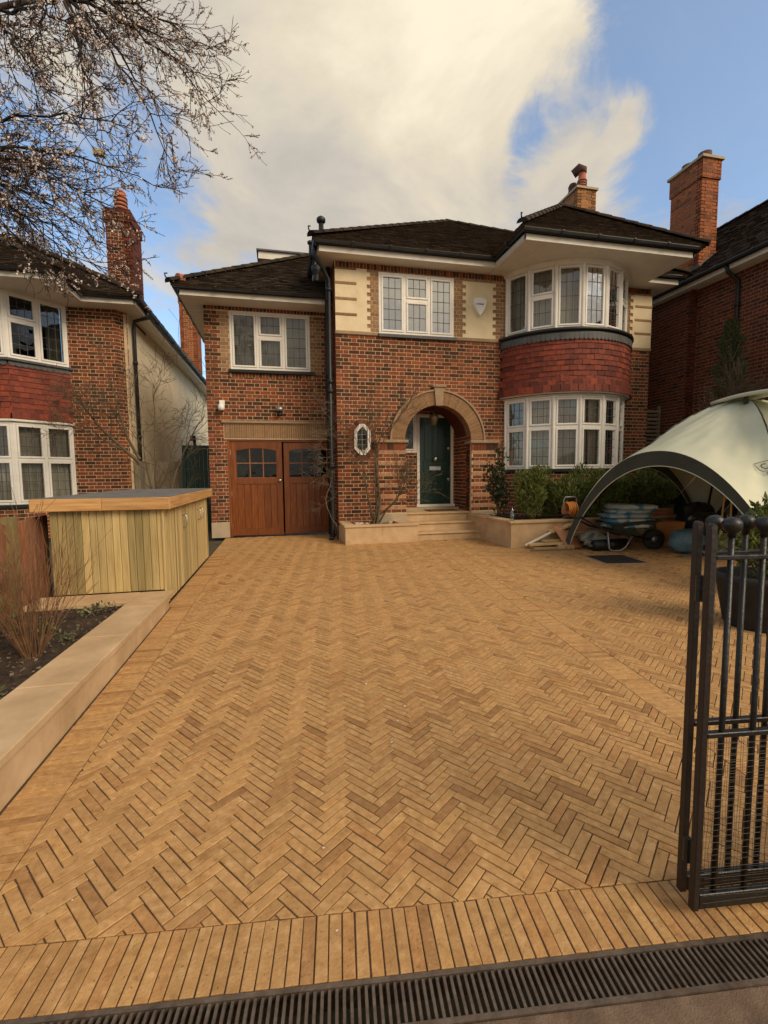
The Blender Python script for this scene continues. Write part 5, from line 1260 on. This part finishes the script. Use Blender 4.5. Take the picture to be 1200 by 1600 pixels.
# bits beyond the barrow
mb = MB(); F = Fr((6.85, 7.2, 0), (1, -.2)); mb.prism(F, [(0, 0), (.42, 0), (.50, .48), (-.06, .48)], -.35, 0); mb.build('orange_tub', 'orange_bin', None, origin=(7.0, 7.2, 0), label='orange plastic tub standing beyond the wheelbarrow', cat='tub')
lumpy('rubble_sack', 'blue and black rubble sack slumped on the paving beyond the orange tub', 'sack', (6.88, 6.62, 0), (.30, .24, .21), 'bag_blue', 51, .4, .2)
lumpy('rubble_sack', 'black rubble sack behind the blue sack under the tent', 'sack', (7.75, 7.1, 0), (.36, .28, .33), 'bag_black', 52, .2, .2)
lumpy('rubble_sack', 'dark tarpaulin heap under the tent beside the cabinet', 'sack', (8.1, 7.6, 0), (.42, .33, .40), 'bag_black', 53, .9, .25)
for i in range(3):
    plank('brick_slab', 'orange slab stacked on the planter wall beyond the wheelbarrow', 'slab', (7.2, 7.98, .535+.052*i), (7.85, 7.98, .535+.052*i), .16, .045, 'orange_slab', 'orange slabs stacked on the planter')
plank('grey_board', 'grey board leaning low against the blue sack', 'board', (7.2, 6.15, .03), (7.55, 6.35, .30), .3, .02, 'stone_grey')
plank('grey_board', 'thin grey plank lying flat on the paving before the blue sack', 'board', (6.45, 6.30, .015), (7.15, 6.05, .015), .12, .025, 'fence_grey')
# yellow handles and cabinet
GH = 'long yellow tool handles under the tent'
for i, (p, q) in enumerate((((7.25, 6.35, 0.02), (7.60, 6.55, 1.52)), ((7.42, 6.30, .02), (7.68, 6.52, 1.55)))):
    mb = MB(); mb.tube([p, q], .016, 8); mb.build('long_pole', 'handle_wood', None, True, origin=p, label=['yellow wooden tool handle leaning to the left of its twin under the tent', 'yellow wooden tool handle leaning behind its twin under the tent'][i], cat='pole', group=GH)
cb = thing('tool_cabinet', 'black storage cabinet with grey lid standing under the tent', 'cabinet', (9.0, 8.2, 0))
Fc = Fr((8.55, 8.35, 0), (.9, -.45)); part(cb, 'carcass', 'black_plastic', lambda m: m.fbox(Fc, 0, .95, 0, 1.12, -.5, 0, 0, .01)); part(cb, 'lid', 'galv', lambda m: m.fbox(Fc, -.03, .98, 1.121, 1.16, -.53, .03, 0, .01))
for a in (.03, .49): part(cb, 'door', 'black_plastic', lambda m: m.fbox(Fc, a, a+.43, .04, 1.08, .001, .015, 0, .006))
plank('pink_batten', 'pinkish batten leaning upright by the tent edge', 'timber', (8.75, 6.9, .02), (8.95, 7.0, 1.25), .06, .03, 'orange_slab')
# cable reel on the planter
rl = thing('cable_reel', 'orange cable coiled on a grey metal frame on the planter wall', 'cable reel', (5.52, 7.97, .512))
part(rl, 'frame', 'galv', lambda m: m.tube([V(5.52, 7.97, .52)+V(x, .02*(z > .3), z) for x, z in ((-.11, 0), (-.135, .06), (-.14, .36), (-.11, .42), (.11, .42), (.14, .36), (.135, .06), (.11, 0))], .011, 8, closed=True), True)
part(rl, 'stand', 'galv', lambda m: (m.tube([(5.40, 7.97, .53), (5.40, 8.07, .525)], .01, 6), m.tube([(5.64, 7.97, .53), (5.64, 8.07, .525)], .01, 6), m.tube([(5.385, 7.98, .70), (5.655, 7.98, .70)], .012, 6)))
cm = MB()
for k in range(7):
    x = 5.43+k*.03; r = .125+.012*math.sin(k*2.1)
    cm.tube([(x, 7.985+r*math.cos(t*.3307), .70+r*1.05*math.sin(t*.3307)) for t in range(19)], .015, 6, closed=True)
cm.build('cable', 'orange', rl, True)
# water bottle
wt = thing('water_bottle', 'clear plastic water bottle with dark cap on the planter corner', 'bottle', (4.30, 8.02, .512))
part(wt, 'body', 'plastic_bottle', lambda m: m.lathe((4.30, 8.02, .513), [(.034, 0), (.038, .01), (.036, .05), (.038, .06), (.035, .11), (.038, .12), (.038, .16), (.028, .20), (.014, .225), (.014, .24)], 14), True)
part(wt, 'wrapper', 'bag_blue', lambda m: m.lathe((4.30, 8.02, .565), [(.0385, 0), (.0385, .07)], 14), True)
part(wt, 'cap', 'ink_blue', lambda m: m.lathe((4.30, 8.02, .75), [(.017, 0), (.017, .022)], 12))

# ------------------------------------------------------------------ things fixed to the house front
sc = thing('security_camera', 'white dome security camera on the brickwork left above the garage', 'camera', (-1.22, 10.95, 2.95))
part(sc, 'bracket', 'plastic_white', lambda m: (m.fbox(FG, -1.29, -1.17, 2.98, 3.10, .005, .05, 0, .01), m.fbox(FG, -1.27, -1.20, 2.98, 3.05, .05, .12, 0, .01)))
part(sc, 'housing', 'plastic_white', lambda m: m.lathe(FG.pt(-1.235, 2.90, .14), [(.03, -.05), (.065, -.03), (.075, .02), (.07, .07), (.05, .1)], 14), True)
part(sc, 'lens', 'black_plastic', lambda m: m.lathe(FG.pt(-1.225, 2.87, .15), [(.038, -.03), (.044, -.015), (.04, .03)], 12, axis=(0, -.8, -.6)), True)
wl = thing('wall_light', 'grey floodlight fitting on the brickwork over the garage doors', 'light', (.03, 10.95, 2.85))
part(wl, 'housing', 'galv', lambda m: (m.lathe(FG.pt(.03, 2.89, .09), [(.05, -.02), (.085, 0), (.085, .05), (.05, .085), (.02, .09)], 14)), True)
part(wl, 'sensor', 'black_plastic', lambda m: (m.fbox(FG, -.02, .08, 2.82, 2.88, .005, .09, 0, .01), m.lathe(FG.pt(.03, 2.80, .10), [(.03, -.03), (.045, -.01), (.045, .03)], 12)), True)
ab = thing('alarm_box', 'white shield-shaped alarm box on the cream panel beside the upper window', 'alarm box', (4.47, 9.97, 5.05))
shp = [(-.155, .15), (-.09, .185), (0, .20), (.09, .185), (.155, .15), (.15, .06), (.12, -.03), (.07, -.115), (0, -.20), (-.07, -.115), (-.12, -.03), (-.15, .06)]
part(ab, 'case', 'plastic_white', lambda m: (m.prism(FC, [(4.46+a, 5.13+b) for a, b in shp], .022, .10), m.prism(FC, [(4.46+a*.9, 5.13+b*.9) for a, b in shp], .10, .115)))
mb = MB(); r = random.Random(4); a = 4.36          # worn lettering: one short word, one long
for i in range(9):
    w = r.uniform(.014, .020)
    if i != 2: mb.fbox(FC, a, a+w, 5.165, 5.165+r.uniform(.022, .034), .1151, .117)
    a += w+.004
mb.build('worn_lettering', 'ink_blue', ab)
pl_ = thing('porch_lantern', 'pear-shaped glass lantern hanging in the porch arch', 'lantern', (3.52, 10.35, 2.6))
part(pl_, 'rod', 'black_iron', lambda m: m.tube([(3.52, 10.35, 2.95), (3.52, 10.35, 2.80)], .01, 6))
part(pl_, 'shade', 'lamp_shade', lambda m: m.lathe((3.52, 10.35, 2.52), [(.015, 0), (.06, .05), (.095, .13), (.105, .20), (.085, .26), (.03, .29)], 14), True)
# ------------------------------------------------------------------ plants
def grow(mb, r, p, d, L, rad, depth, P, tips=None):
    """one bare branch and its side twigs"""
    n = max(3, int(L/P['seg'])); pts = [Vector(p)]; d = Vector(d).normalized(); dirs = []
    for i in range(n):
        d = (d+Vector((r.gauss(0, 1), r.gauss(0, 1), r.gauss(0, 1)))*P['wob']+Vector(P.get('pull', (0, 0, .05)))).normalized()
        pts.append(pts[-1]+d*L/n); dirs.append(d.copy())
    rr = [max(P['rmin'], rad*(1-.75*i/n)) for i in range(n+1)]
    mb.tube(pts, rr, 6 if rad > .015 else (5 if rad > .006 else 4), r.random(), cap=False)
    if tips is not None and depth <= 1: tips += [(pts[i], dirs[i-1]) for i in range(1, n+1)]
    if depth > 0:
        k = P['kids'][len(P['kids'])-depth] if depth <= len(P['kids']) else 3
        for j in range(k):
            t = r.uniform(P.get('t0', .25), 1.0); i = min(n-1, int(t*n)); q = pts[i]+(pts[i+1]-pts[i])*r.random()
            s = dirs[i].orthogonal().normalized(); s.rotate(Matrix.Rotation(r.uniform(0, 6.28), 3, dirs[i]))
            a = r.uniform(*P['ang']); nd = dirs[i]*math.cos(a)+s*math.sin(a)
            grow(mb, r, q, nd, L*r.uniform(*P['len']), max(P['rmin'], rr[i]*r.uniform(.45, .65)), depth-1, P, tips)
def leaves(mb, r, c, rad, n, size, asp=2.2, updown=.3, shell=.55):
    """leaf blades scattered through a lumpy volume, thinning to the rim"""
    lumps = [(Vector((r.gauss(0, .45), r.gauss(0, .45), r.gauss(0, .45))), r.uniform(.35, .6)) for _ in range(12)]
    for _ in range(n):
        lc, lr = r.choice(lumps); v = Vector((r.gauss(0, 1), r.gauss(0, 1), r.gauss(0, 1))).normalized()*lr*r.uniform(shell, 1)**.5
        q = lc+v
        p = Vector((c[0]+q.x*rad[0], c[1]+q.y*rad[1], c[2]+q.z*rad[2]))
        leaf(mb, r, p, (v+Vector((0, 0, updown))+Vector((r.gauss(0, .5), r.gauss(0, .5), r.gauss(0, .5)))).normalized(), size*r.uniform(.6, 1.3), asp)
def leaf(mb, r, p, d, s, asp):
    side = d.orthogonal().normalized(); side.rotate(Matrix.Rotation(r.uniform(0, 6.28), 3, d)); nn = side.cross(d)
    a = p; b = p+d*s*.5+side*s/asp/2+nn*s*.08; c = p+d*s-nn*s*.05; e = p+d*s*.5-side*s/asp/2+nn*s*.08
    mb.raw([a, b, c, e], [(0, 1, 2, 3)], r.random())
def shrub(name, label, loc, rad, n, size, mat, seed, asp=2.2, stems=8, bark='bark', group=None, cat='shrub', updown=.5):
    r = random.Random(seed); t = thing(name, label, cat, loc, group)
    c = (loc[0], loc[1], loc[2]+rad[2]*1.05)
    sm = MB()
    for i in range(stems):
        a = r.uniform(0, 6.28); q = V(loc[0]+math.cos(a)*rad[0]*r.uniform(.2, .7), loc[1]+math.sin(a)*rad[1]*r.uniform(.2, .7), loc[2]+rad[2]*r.uniform(1.0, 1.7))
        o = V(loc[0]+r.uniform(-.04, .04), loc[1]+r.uniform(-.04, .04), loc[2]-.02); m = (o+q)/2+V(r.uniform(-.05, .05), r.uniform(-.05, .05), .05)
        sm.tube([o, m, q], [.010, .007, .003], 5, r.random(), cap=False)
    sm.build('stems', bark, t)
    lm = MB(); leaves(lm, r, c, rad, n, size, asp, updown); lm.build('foliage', mat, t, fix=False)
    return t
GHD = 'hedge bushes in the long planter'
hx = [4.95, 5.45, 5.95, 6.45, 6.95, 7.45, 7.95]
hl = ['feathery green hedge bush next to the dark glossy shrub by the porch', 'feathery green hedge bush behind the orange cable reel', 'feathery green hedge bush third along from the porch', 'feathery green hedge bush under the middle of the bow window', 'feathery green hedge bush behind the wheelbarrow load', 'feathery green hedge bush sixth along from the porch', 'feathery green hedge bush at the tent end of the planter']
for i, x in enumerate(hx):
    shrub('hedge_bush', hl[i], (x, 8.45+rng.uniform(-.08, .08), .45), (.36, .36, .46+rng.uniform(-.05, .05)), 3300, .10, 'leaf', 100+i, 4.2, 8, group=GHD, updown=1.0)
shrub('glossy_shrub', 'dark glossy upright shrub at the planter end by the porch pier', (4.62, 9.2, .45), (.26, .26, .62), 900, .085, 'leaf_dark', 120, 2.0, 6)
shrub('glossy_shrub', 'tall dark evergreen shrub at the right corner of the house', (8.75, 9.25, .45), (.40, .40, .80), 1700, .085, 'leaf_dark', 121, 2.0, 6)
shrub('glossy_shrub', 'dark leafy bush against the boundary fence under the tent', (9.35, 9.0, 0), (.45, .5, .55), 1200, .08, 'leaf_dark', 122, 2.0, 6)
# tree in the small planter
def bare(name, label, loc, starts, P, bark, seed, cat='tree', buds=None, group=None, lit=None):
    r = random.Random(seed); t = thing(name, label, cat, loc, group); tr = MB(); cr = MB(); tips = []
    for (p, d, L, rad, dep) in starts: grow(cr if rad < .02 else tr, r, p, d, L, rad, dep, P, tips)
    if tr.f: tr.build('trunk', bark, t, True, fix=False)
    if cr.f: cr.build('crown', bark, t, True, fix=False)
    if buds:
        bm = MB()
        for p, d in tips:
            for _ in range(buds[1]):
                if r.random() < buds[2]: leaf(bm, r, p+Vector((r.gauss(0, .012), r.gauss(0, .012), r.gauss(0, .012))), (d+Vector((r.gauss(0, .7), r.gauss(0, .7), r.gauss(0, .7)))).normalized(), buds[3]*r.uniform(.6, 1.3), 2.0)
        bm.build('buds', buds[0], t, fix=False)
    return t
PT = dict(seg=.10, wob=.09, rmin=.0026, kids=[7, 6, 4], ang=(.35, .8), len=(.35, .6), pull=(0, 0, .035), t0=.3)
bare('bare_tree', 'bare multi-stemmed young tree growing in the small stone planter', (1.95, 9.58, .34),
     [((1.93, 9.58, .32), (-.25, -.02, 1), 1.75, .030, 3), ((1.97, 9.56, .32), (.20, -.05, 1), 2.5, .034, 3), ((2.0, 9.6, .32), (.5, -.1, .9), 1.35, .024, 3), ((1.9, 9.55, .32), (-.08, -.15, 1), 1.6, .022, 2), ((2.05, 9.6, .55), (.75, -.12, .55), 1.15, .020, 3)], PT, 'bark', 21)
PC = dict(seg=.07, wob=.16, rmin=.0024, kids=[7, 5, 3], ang=(.4, 1.0), len=(.35, .65), pull=(0, 0, .0), t0=.2)
st0 = [((1.12+.03*math.sin(z*9), 9.90, z), (-.9+.5*((i*7) % 3-1), -.5, .35*((i*5) % 3-1)), .55+.12*((i*3) % 3), .0055, 2) for i, z in enumerate((.95, 1.15, 1.35, 1.5, 1.65, 1.8, 1.95, 2.1, 2.25, 2.4, 2.6, 2.75, 2.95))]
bare('bare_climber', 'bare grey twiggy climber clinging round the black downpipes', (1.15, 9.88, 0), [((1.16, 9.90, .0), (-.01, .0, 1), 3.0, .010, 0)]+st0, PC, 'bark_grey', 22, 'climber')
# bare trees by the left neighbour
PB = dict(seg=.14, wob=.10, rmin=.0035, kids=[7, 6, 4], ang=(.5, 1.0), len=(.35, .62), pull=(0, 0, .02), t0=.25)
bare('bare_tree', 'bare leaning tree with a forked trunk in front of the left neighbour brickwork', (-3.05, 11.3, 0),
     [((-3.05, 11.3, 0), (.0, 0, 1), 1.95, .065, 1), ((-3.05, 11.3, 1.7), (-.85, -.05, 1), 1.75, .04, 3), ((-3.05, 11.3, 1.8), (-.5, .0, 1), 1.9, .035, 3), ((-3.35, 11.28, 2.0), (-1, -.1, .35), 1.3, .022, 3)], PB, 'bark', 31)
bare('bare_tree', 'slender bare shrub tree in front of the cream flank wall', (-2.62, 11.4, 0),
     [((-2.65, 11.4, 0), (-.06, 0, 1), 3.1, .034, 3), ((-2.58, 11.4, 0), (.08, 0, 1), 2.8, .026, 3), ((-2.7, 11.4, 1.4), (-.35, 0, 1), 2.2, .022, 3), ((-2.6, 11.4, 1.2), (.45, 0, 1), 1.5, .018, 3)], dict(PB, kids=[6, 5, 3]), 'bark', 32)
# red twigs in the bed
r = random.Random(5); tw = thing('twiggy_shrub', 'leafless reddish twiggy shrub growing in the planting bed', 'shrub', (-1.80, 3.75, .12)); mb = MB(); PS = dict(seg=.09, wob=.05, rmin=.0014, kids=[3, 3], ang=(.2, .5), len=(.3, .5), pull=(0, 0, .02), t0=.4)
for i in range(75):
    a = r.uniform(0, 6.28); k = r.uniform(.05, .48)
    grow(mb, r, (-1.80+math.cos(a)*.05, 3.75+math.sin(a)*.05, .11), (math.cos(a)*k, math.sin(a)*k, 1), r.uniform(.5, .85), .0032, 2 if i % 3 == 0 else 1, PS)
mb.build('twigs', 'bark_red', tw, True, fix=False)
shrub('bed_plant', 'small low grey-green plant at the far corner of the planting bed', (-1.72, 4.75, .12), (.13, .11, .05), 70, .05, 'leaf_grey', 41, 2.2, 4, cat='plant')
shrub('bed_plant', 'bright yellow-green seedling in the middle of the planting bed', (-1.92, 4.25, .12), (.05, .05, .04), 30, .045, 'leaf_light', 42, 2, 3, cat='plant')
shrub('bed_plant', 'straggly grey-green plant beside the twiggy shrub on the wall side', (-1.66, 4.0, .12), (.10, .12, .04), 45, .045, 'leaf_grey', 43, 2.4, 4, cat='plant')
shrub('bed_plant', 'grey-green mat of leaves in the near part of the planting bed', (-1.72, 3.0, .12), (.14, .15, .04), 80, .045, 'leaf_grey', 44, 2.2, 4, cat='plant')
shrub('bed_plant', 'fresh light green plant at the near edge of the planting bed', (-1.62, 2.55, .12), (.07, .07, .05), 60, .06, 'leaf_light', 45, 2.0, 4, cat='plant')
shrub('bed_shrub', 'leafy green shrub spreading against the fence by the twiggy shrub', (-2.35, 4.05, .12), (.18, .22, .36), 320, .055, 'leaf_light', 46, 1.6, 8)
mb = MB(); r = random.Random(8)                     # bark chips and crumbs on the soil
for _ in range(700):
    x, y = r.uniform(-2.5, -1.53), r.uniform(1.5, 4.98); s = r.uniform(.006, .02); a = r.uniform(0, 3.1)
    leaf(mb, r, V(x, y, .145), V(math.cos(a), math.sin(a), r.uniform(-.1, .25)).normalized(), s*2, 1.6)
mb.build('mulch', 'bark_grey', bd, kind='stuff', fix=False)
# right side: conifer, bare bush, pot by the gate
cf = thing('conifer', 'slim dark columnar conifer against the right neighbour wall', 'tree', (9.55, 8.30, 0)); mb = MB(); mb.tube([(9.55, 8.30, 0), (9.55, 8.30, 2), (9.55, 8.30, 4.2)], [.05, .04, .01], 7); mb.build('trunk', 'bark', cf, True)
mb = MB(); r = random.Random(77)
for i in range(2600):
    z = r.uniform(2.2, 4.62); rad = .26*(1-((z-3.2)/1.5)**2*.75) if z > 3.2 else .26
    rad = max(.02, rad*(1+.22*math.sin(z*11)+.15*math.sin(z*23))); a = r.uniform(0, 6.28); k = rad*r.uniform(.4, 1)**.5
    leaf(mb, r, V(9.55+math.cos(a)*k, 8.30+math.sin(a)*k, z), V(math.cos(a)*.5, math.sin(a)*.5, .9).normalized(), r.uniform(.05, .11), 3)
mb.build('crown', 'conifer', cf, fix=False)
PR = dict(seg=.12, wob=.12, rmin=.0035, kids=[7, 6, 4], ang=(.4, 1.0), len=(.4, .65), pull=(0, 0, .0), t0=.2)
bare('bare_shrub', 'tangled bare brown bush rising behind the tent by the neighbour wall', (9.3, 7.9, 0), [((9.3, 7.9, 0), (0, 0, 1), 2.2, .05, 0)]+[((9.3, 7.9, 1.7+.12*i), (-1+.33*i+.1, -.5+.25*(i % 4), .55), 1.25, .02, 3) for i in range(7)], PR, 'bark', 61, 'shrub')
pt = thing('plant_pot', 'large dark plant pot on the paving behind the open gate', 'plant pot', (4.25, 3.30, 0))
part(pt, 'body', 'rubber', lambda m: m.lathe((4.25, 3.30, 0), [(.24, 0), (.26, .02), (.33, .42), (.345, .43), (.345, .48), (.31, .48), (.30, .40), (.05, .40)], 24), True)
part(pt, 'soil', 'soil', lambda m: m.lathe((4.25, 3.30, .40), [(.30, 0), (.2, .03), (.02, .04)], 16))
shrub('potted_shrub', 'green leafy shrub growing in the dark pot behind the gate', (4.25, 3.30, .42), (.36, .36, .36), 1500, .08, 'leaf', 71, 2.4, 9)
shrub('potted_shrub', 'bushy green shrub by the fence beyond the potted one', (5.6, 3.9, 0), (.45, .45, .55), 1500, .09, 'leaf', 72, 2.2, 9)

# ------------------------------------------------------------------ blossoming plum reaching in from the left
def blossom_tree():
    r = random.Random(3); t = thing('blossom_tree', 'plum tree with dark twigs just coming into pale blossom, overhanging from the left', 'tree', (-5.3, 5.4, 0))
    tips_w = [(-.65, 5.6, 5.45), (-.67, 5.8, 6.13), (-.77, 5.4, 5.58), (-1.08, 6.0, 4.96), (-1.07, 5.8, 5.16), (-1.37, 6.2, 4.85), (-1.64, 6.0, 4.37), (-1.93, 6.3, 4.13), (-1.96, 5.8, 3.76), (-2.16, 5.6, 3.74), (-2.63, 6.2, 3.8),
              (-1.44, 5.0, 4.71), (-1.51, 5.2, 5.52), (-1.87, 5.3, 4.21), (-2.52, 5.5, 4.06), (-1.6, 6.4, 6.87), (-2.17, 5.0, 4.28), (-2.13, 5.4, 5.18), (-2.3, 6.0, 4.6), (-1.75, 5.6, 5.0), (-2.6, 5.2, 4.9), (-1.9, 5.9, 5.6), (-2.35, 5.5, 5.7), (-2.8, 5.6, 5.3), (-2.5, 6.2, 6.3), (-3.4, 5.0, 4.2), (-3.6, 6.5, 5.6), (-5.6, 6.8, 6.6), (-7.2, 5.0, 6.0), (-5.0, 3.6, 6.2), (-6.4, 3.8, 5.2)]
    trunk = MB(); trunk.tube([(-5.3, 5.4, 0), (-5.25, 5.42, 1.0), (-5.1, 5.45, 2.0), (-4.9, 5.5, 3.0)], [.17, .14, .13, .11], 10)
    heads = [V(-4.9, 5.5, 3.0)]; trunk.tube([(-4.9, 5.5, 2.95), (-4.5, 5.5, 3.9), (-4.1, 5.55, 4.7), (-3.7, 5.6, 5.3)], [.10, .08, .06, .045], 8)
    trunk.tube([(-4.95, 5.45, 2.8), (-4.3, 5.5, 3.5), (-3.7, 5.5, 4.1), (-3.2, 5.5, 4.5)], [.085, .065, .05, .035], 8); trunk.tube([(-4.95, 5.5, 2.9), (-5.3, 5.4, 4.0), (-5.5, 5.3, 5.0)], [.09, .07, .04], 8)
    trunk.tube([(-3.7, 5.6, 5.3), (-3.2, 5.7, 5.8), (-2.6, 5.8, 6.2), (-2.1, 5.9, 6.5)], [.045, .035, .027, .02], 7)
    to = trunk.build('trunk', 'bark_dark', t, True)
    tw_ = MB(); pt_ = MB(); bd2 = MB()
    starts = [V(-3.7, 5.6, 5.3), V(-3.2, 5.5, 4.5), V(-2.1, 5.9, 6.5), V(-3.9, 5.55, 4.9), V(-5.5, 5.3, 5.0), V(-2.8, 5.75, 6.05)]
    P = dict(seg=.09, wob=.13, rmin=.0026, kids=[4, 3], ang=(.35, .9), len=(.30, .6), pull=(.02, 0, -.01), t0=.15)
    for k, tip in enumerate(tips_w):
        tip = V(*tip); b = min(starts, key=lambda s: (s-tip).length+(.5 if s.z < tip.z-.8 else 0)+r.uniform(0, .4))
        d = tip-b; n = 12; pts = []
        for i in range(n+1):
            u = i/n; p = b+d*u+V(0, 0, .30*d.length*.35*math.sin(math.pi*u)); p += V(r.gauss(0, .02), r.gauss(0, .02), r.gauss(0, .02))*(1 if 0 < i < n else 0); pts.append(p)
        tw_.tube(pts, [.017*(1-u/n)+.0038 for u in range(n+1)], 5, r.random(), cap=False)
        tl = [(p, d.normalized()) for p in pts[3:]]
        for i in range(2, n+1):
            for _ in range(1 if i % 3 else 2):
                dd = (pts[min(i+1, n)]-pts[i-1]).normalized(); s = dd.orthogonal().normalized(); s.rotate(Matrix.Rotation(r.uniform(0, 6.28), 3, dd)); a = r.uniform(.4, 1.0)
                grow(tw_, r, pts[i], dd*math.cos(a)+s*math.sin(a), r.uniform(.25, .65), .0058, 2, P, tl)
        for p, dd in tl:
            if r.random() < .42: leaf(bd2, r, p, (dd+V(r.gauss(0, .8), r.gauss(0, .8), r.gauss(0, .8))).normalized(), r.uniform(.014, .028), 1.6)
            if r.random() < .20:
                for q in range(5):
                    leaf(pt_, r, p+V(r.gauss(0, .006), r.gauss(0, .006), r.gauss(0, .006)), V(r.gauss(0, 1), r.gauss(0, 1), r.gauss(0, 1)).normalized(), r.uniform(.016, .027), 1.25)
    tw_.build('branches', 'bark_dark', t, True, fix=False); pt_.build('blossom', 'petal', t, fix=False); bd2.build('buds', 'bud', t, fix=False)
blossom_tree()
# a few fallen petals and crumbs on the paving
mb = MB(); r = random.Random(12)
for _ in range(90):
    x, y = r.uniform(-1, 3.5), r.uniform(1.1, 6); a = r.uniform(0, 6.28); s = r.uniform(.004, .010)
    if x > y*1.2: continue
    mb.raw([(x+s*math.cos(a+k*1.57)*(1 if k % 2 else .6), y+s*math.sin(a+k*1.57)*(1 if k % 2 else .6), .006+.002*(k % 2)) for k in range(4)], [(0, 1, 2, 3)], r.random())
mb.build('fallen_petals', 'petal', driveway, kind='stuff', fix=False)
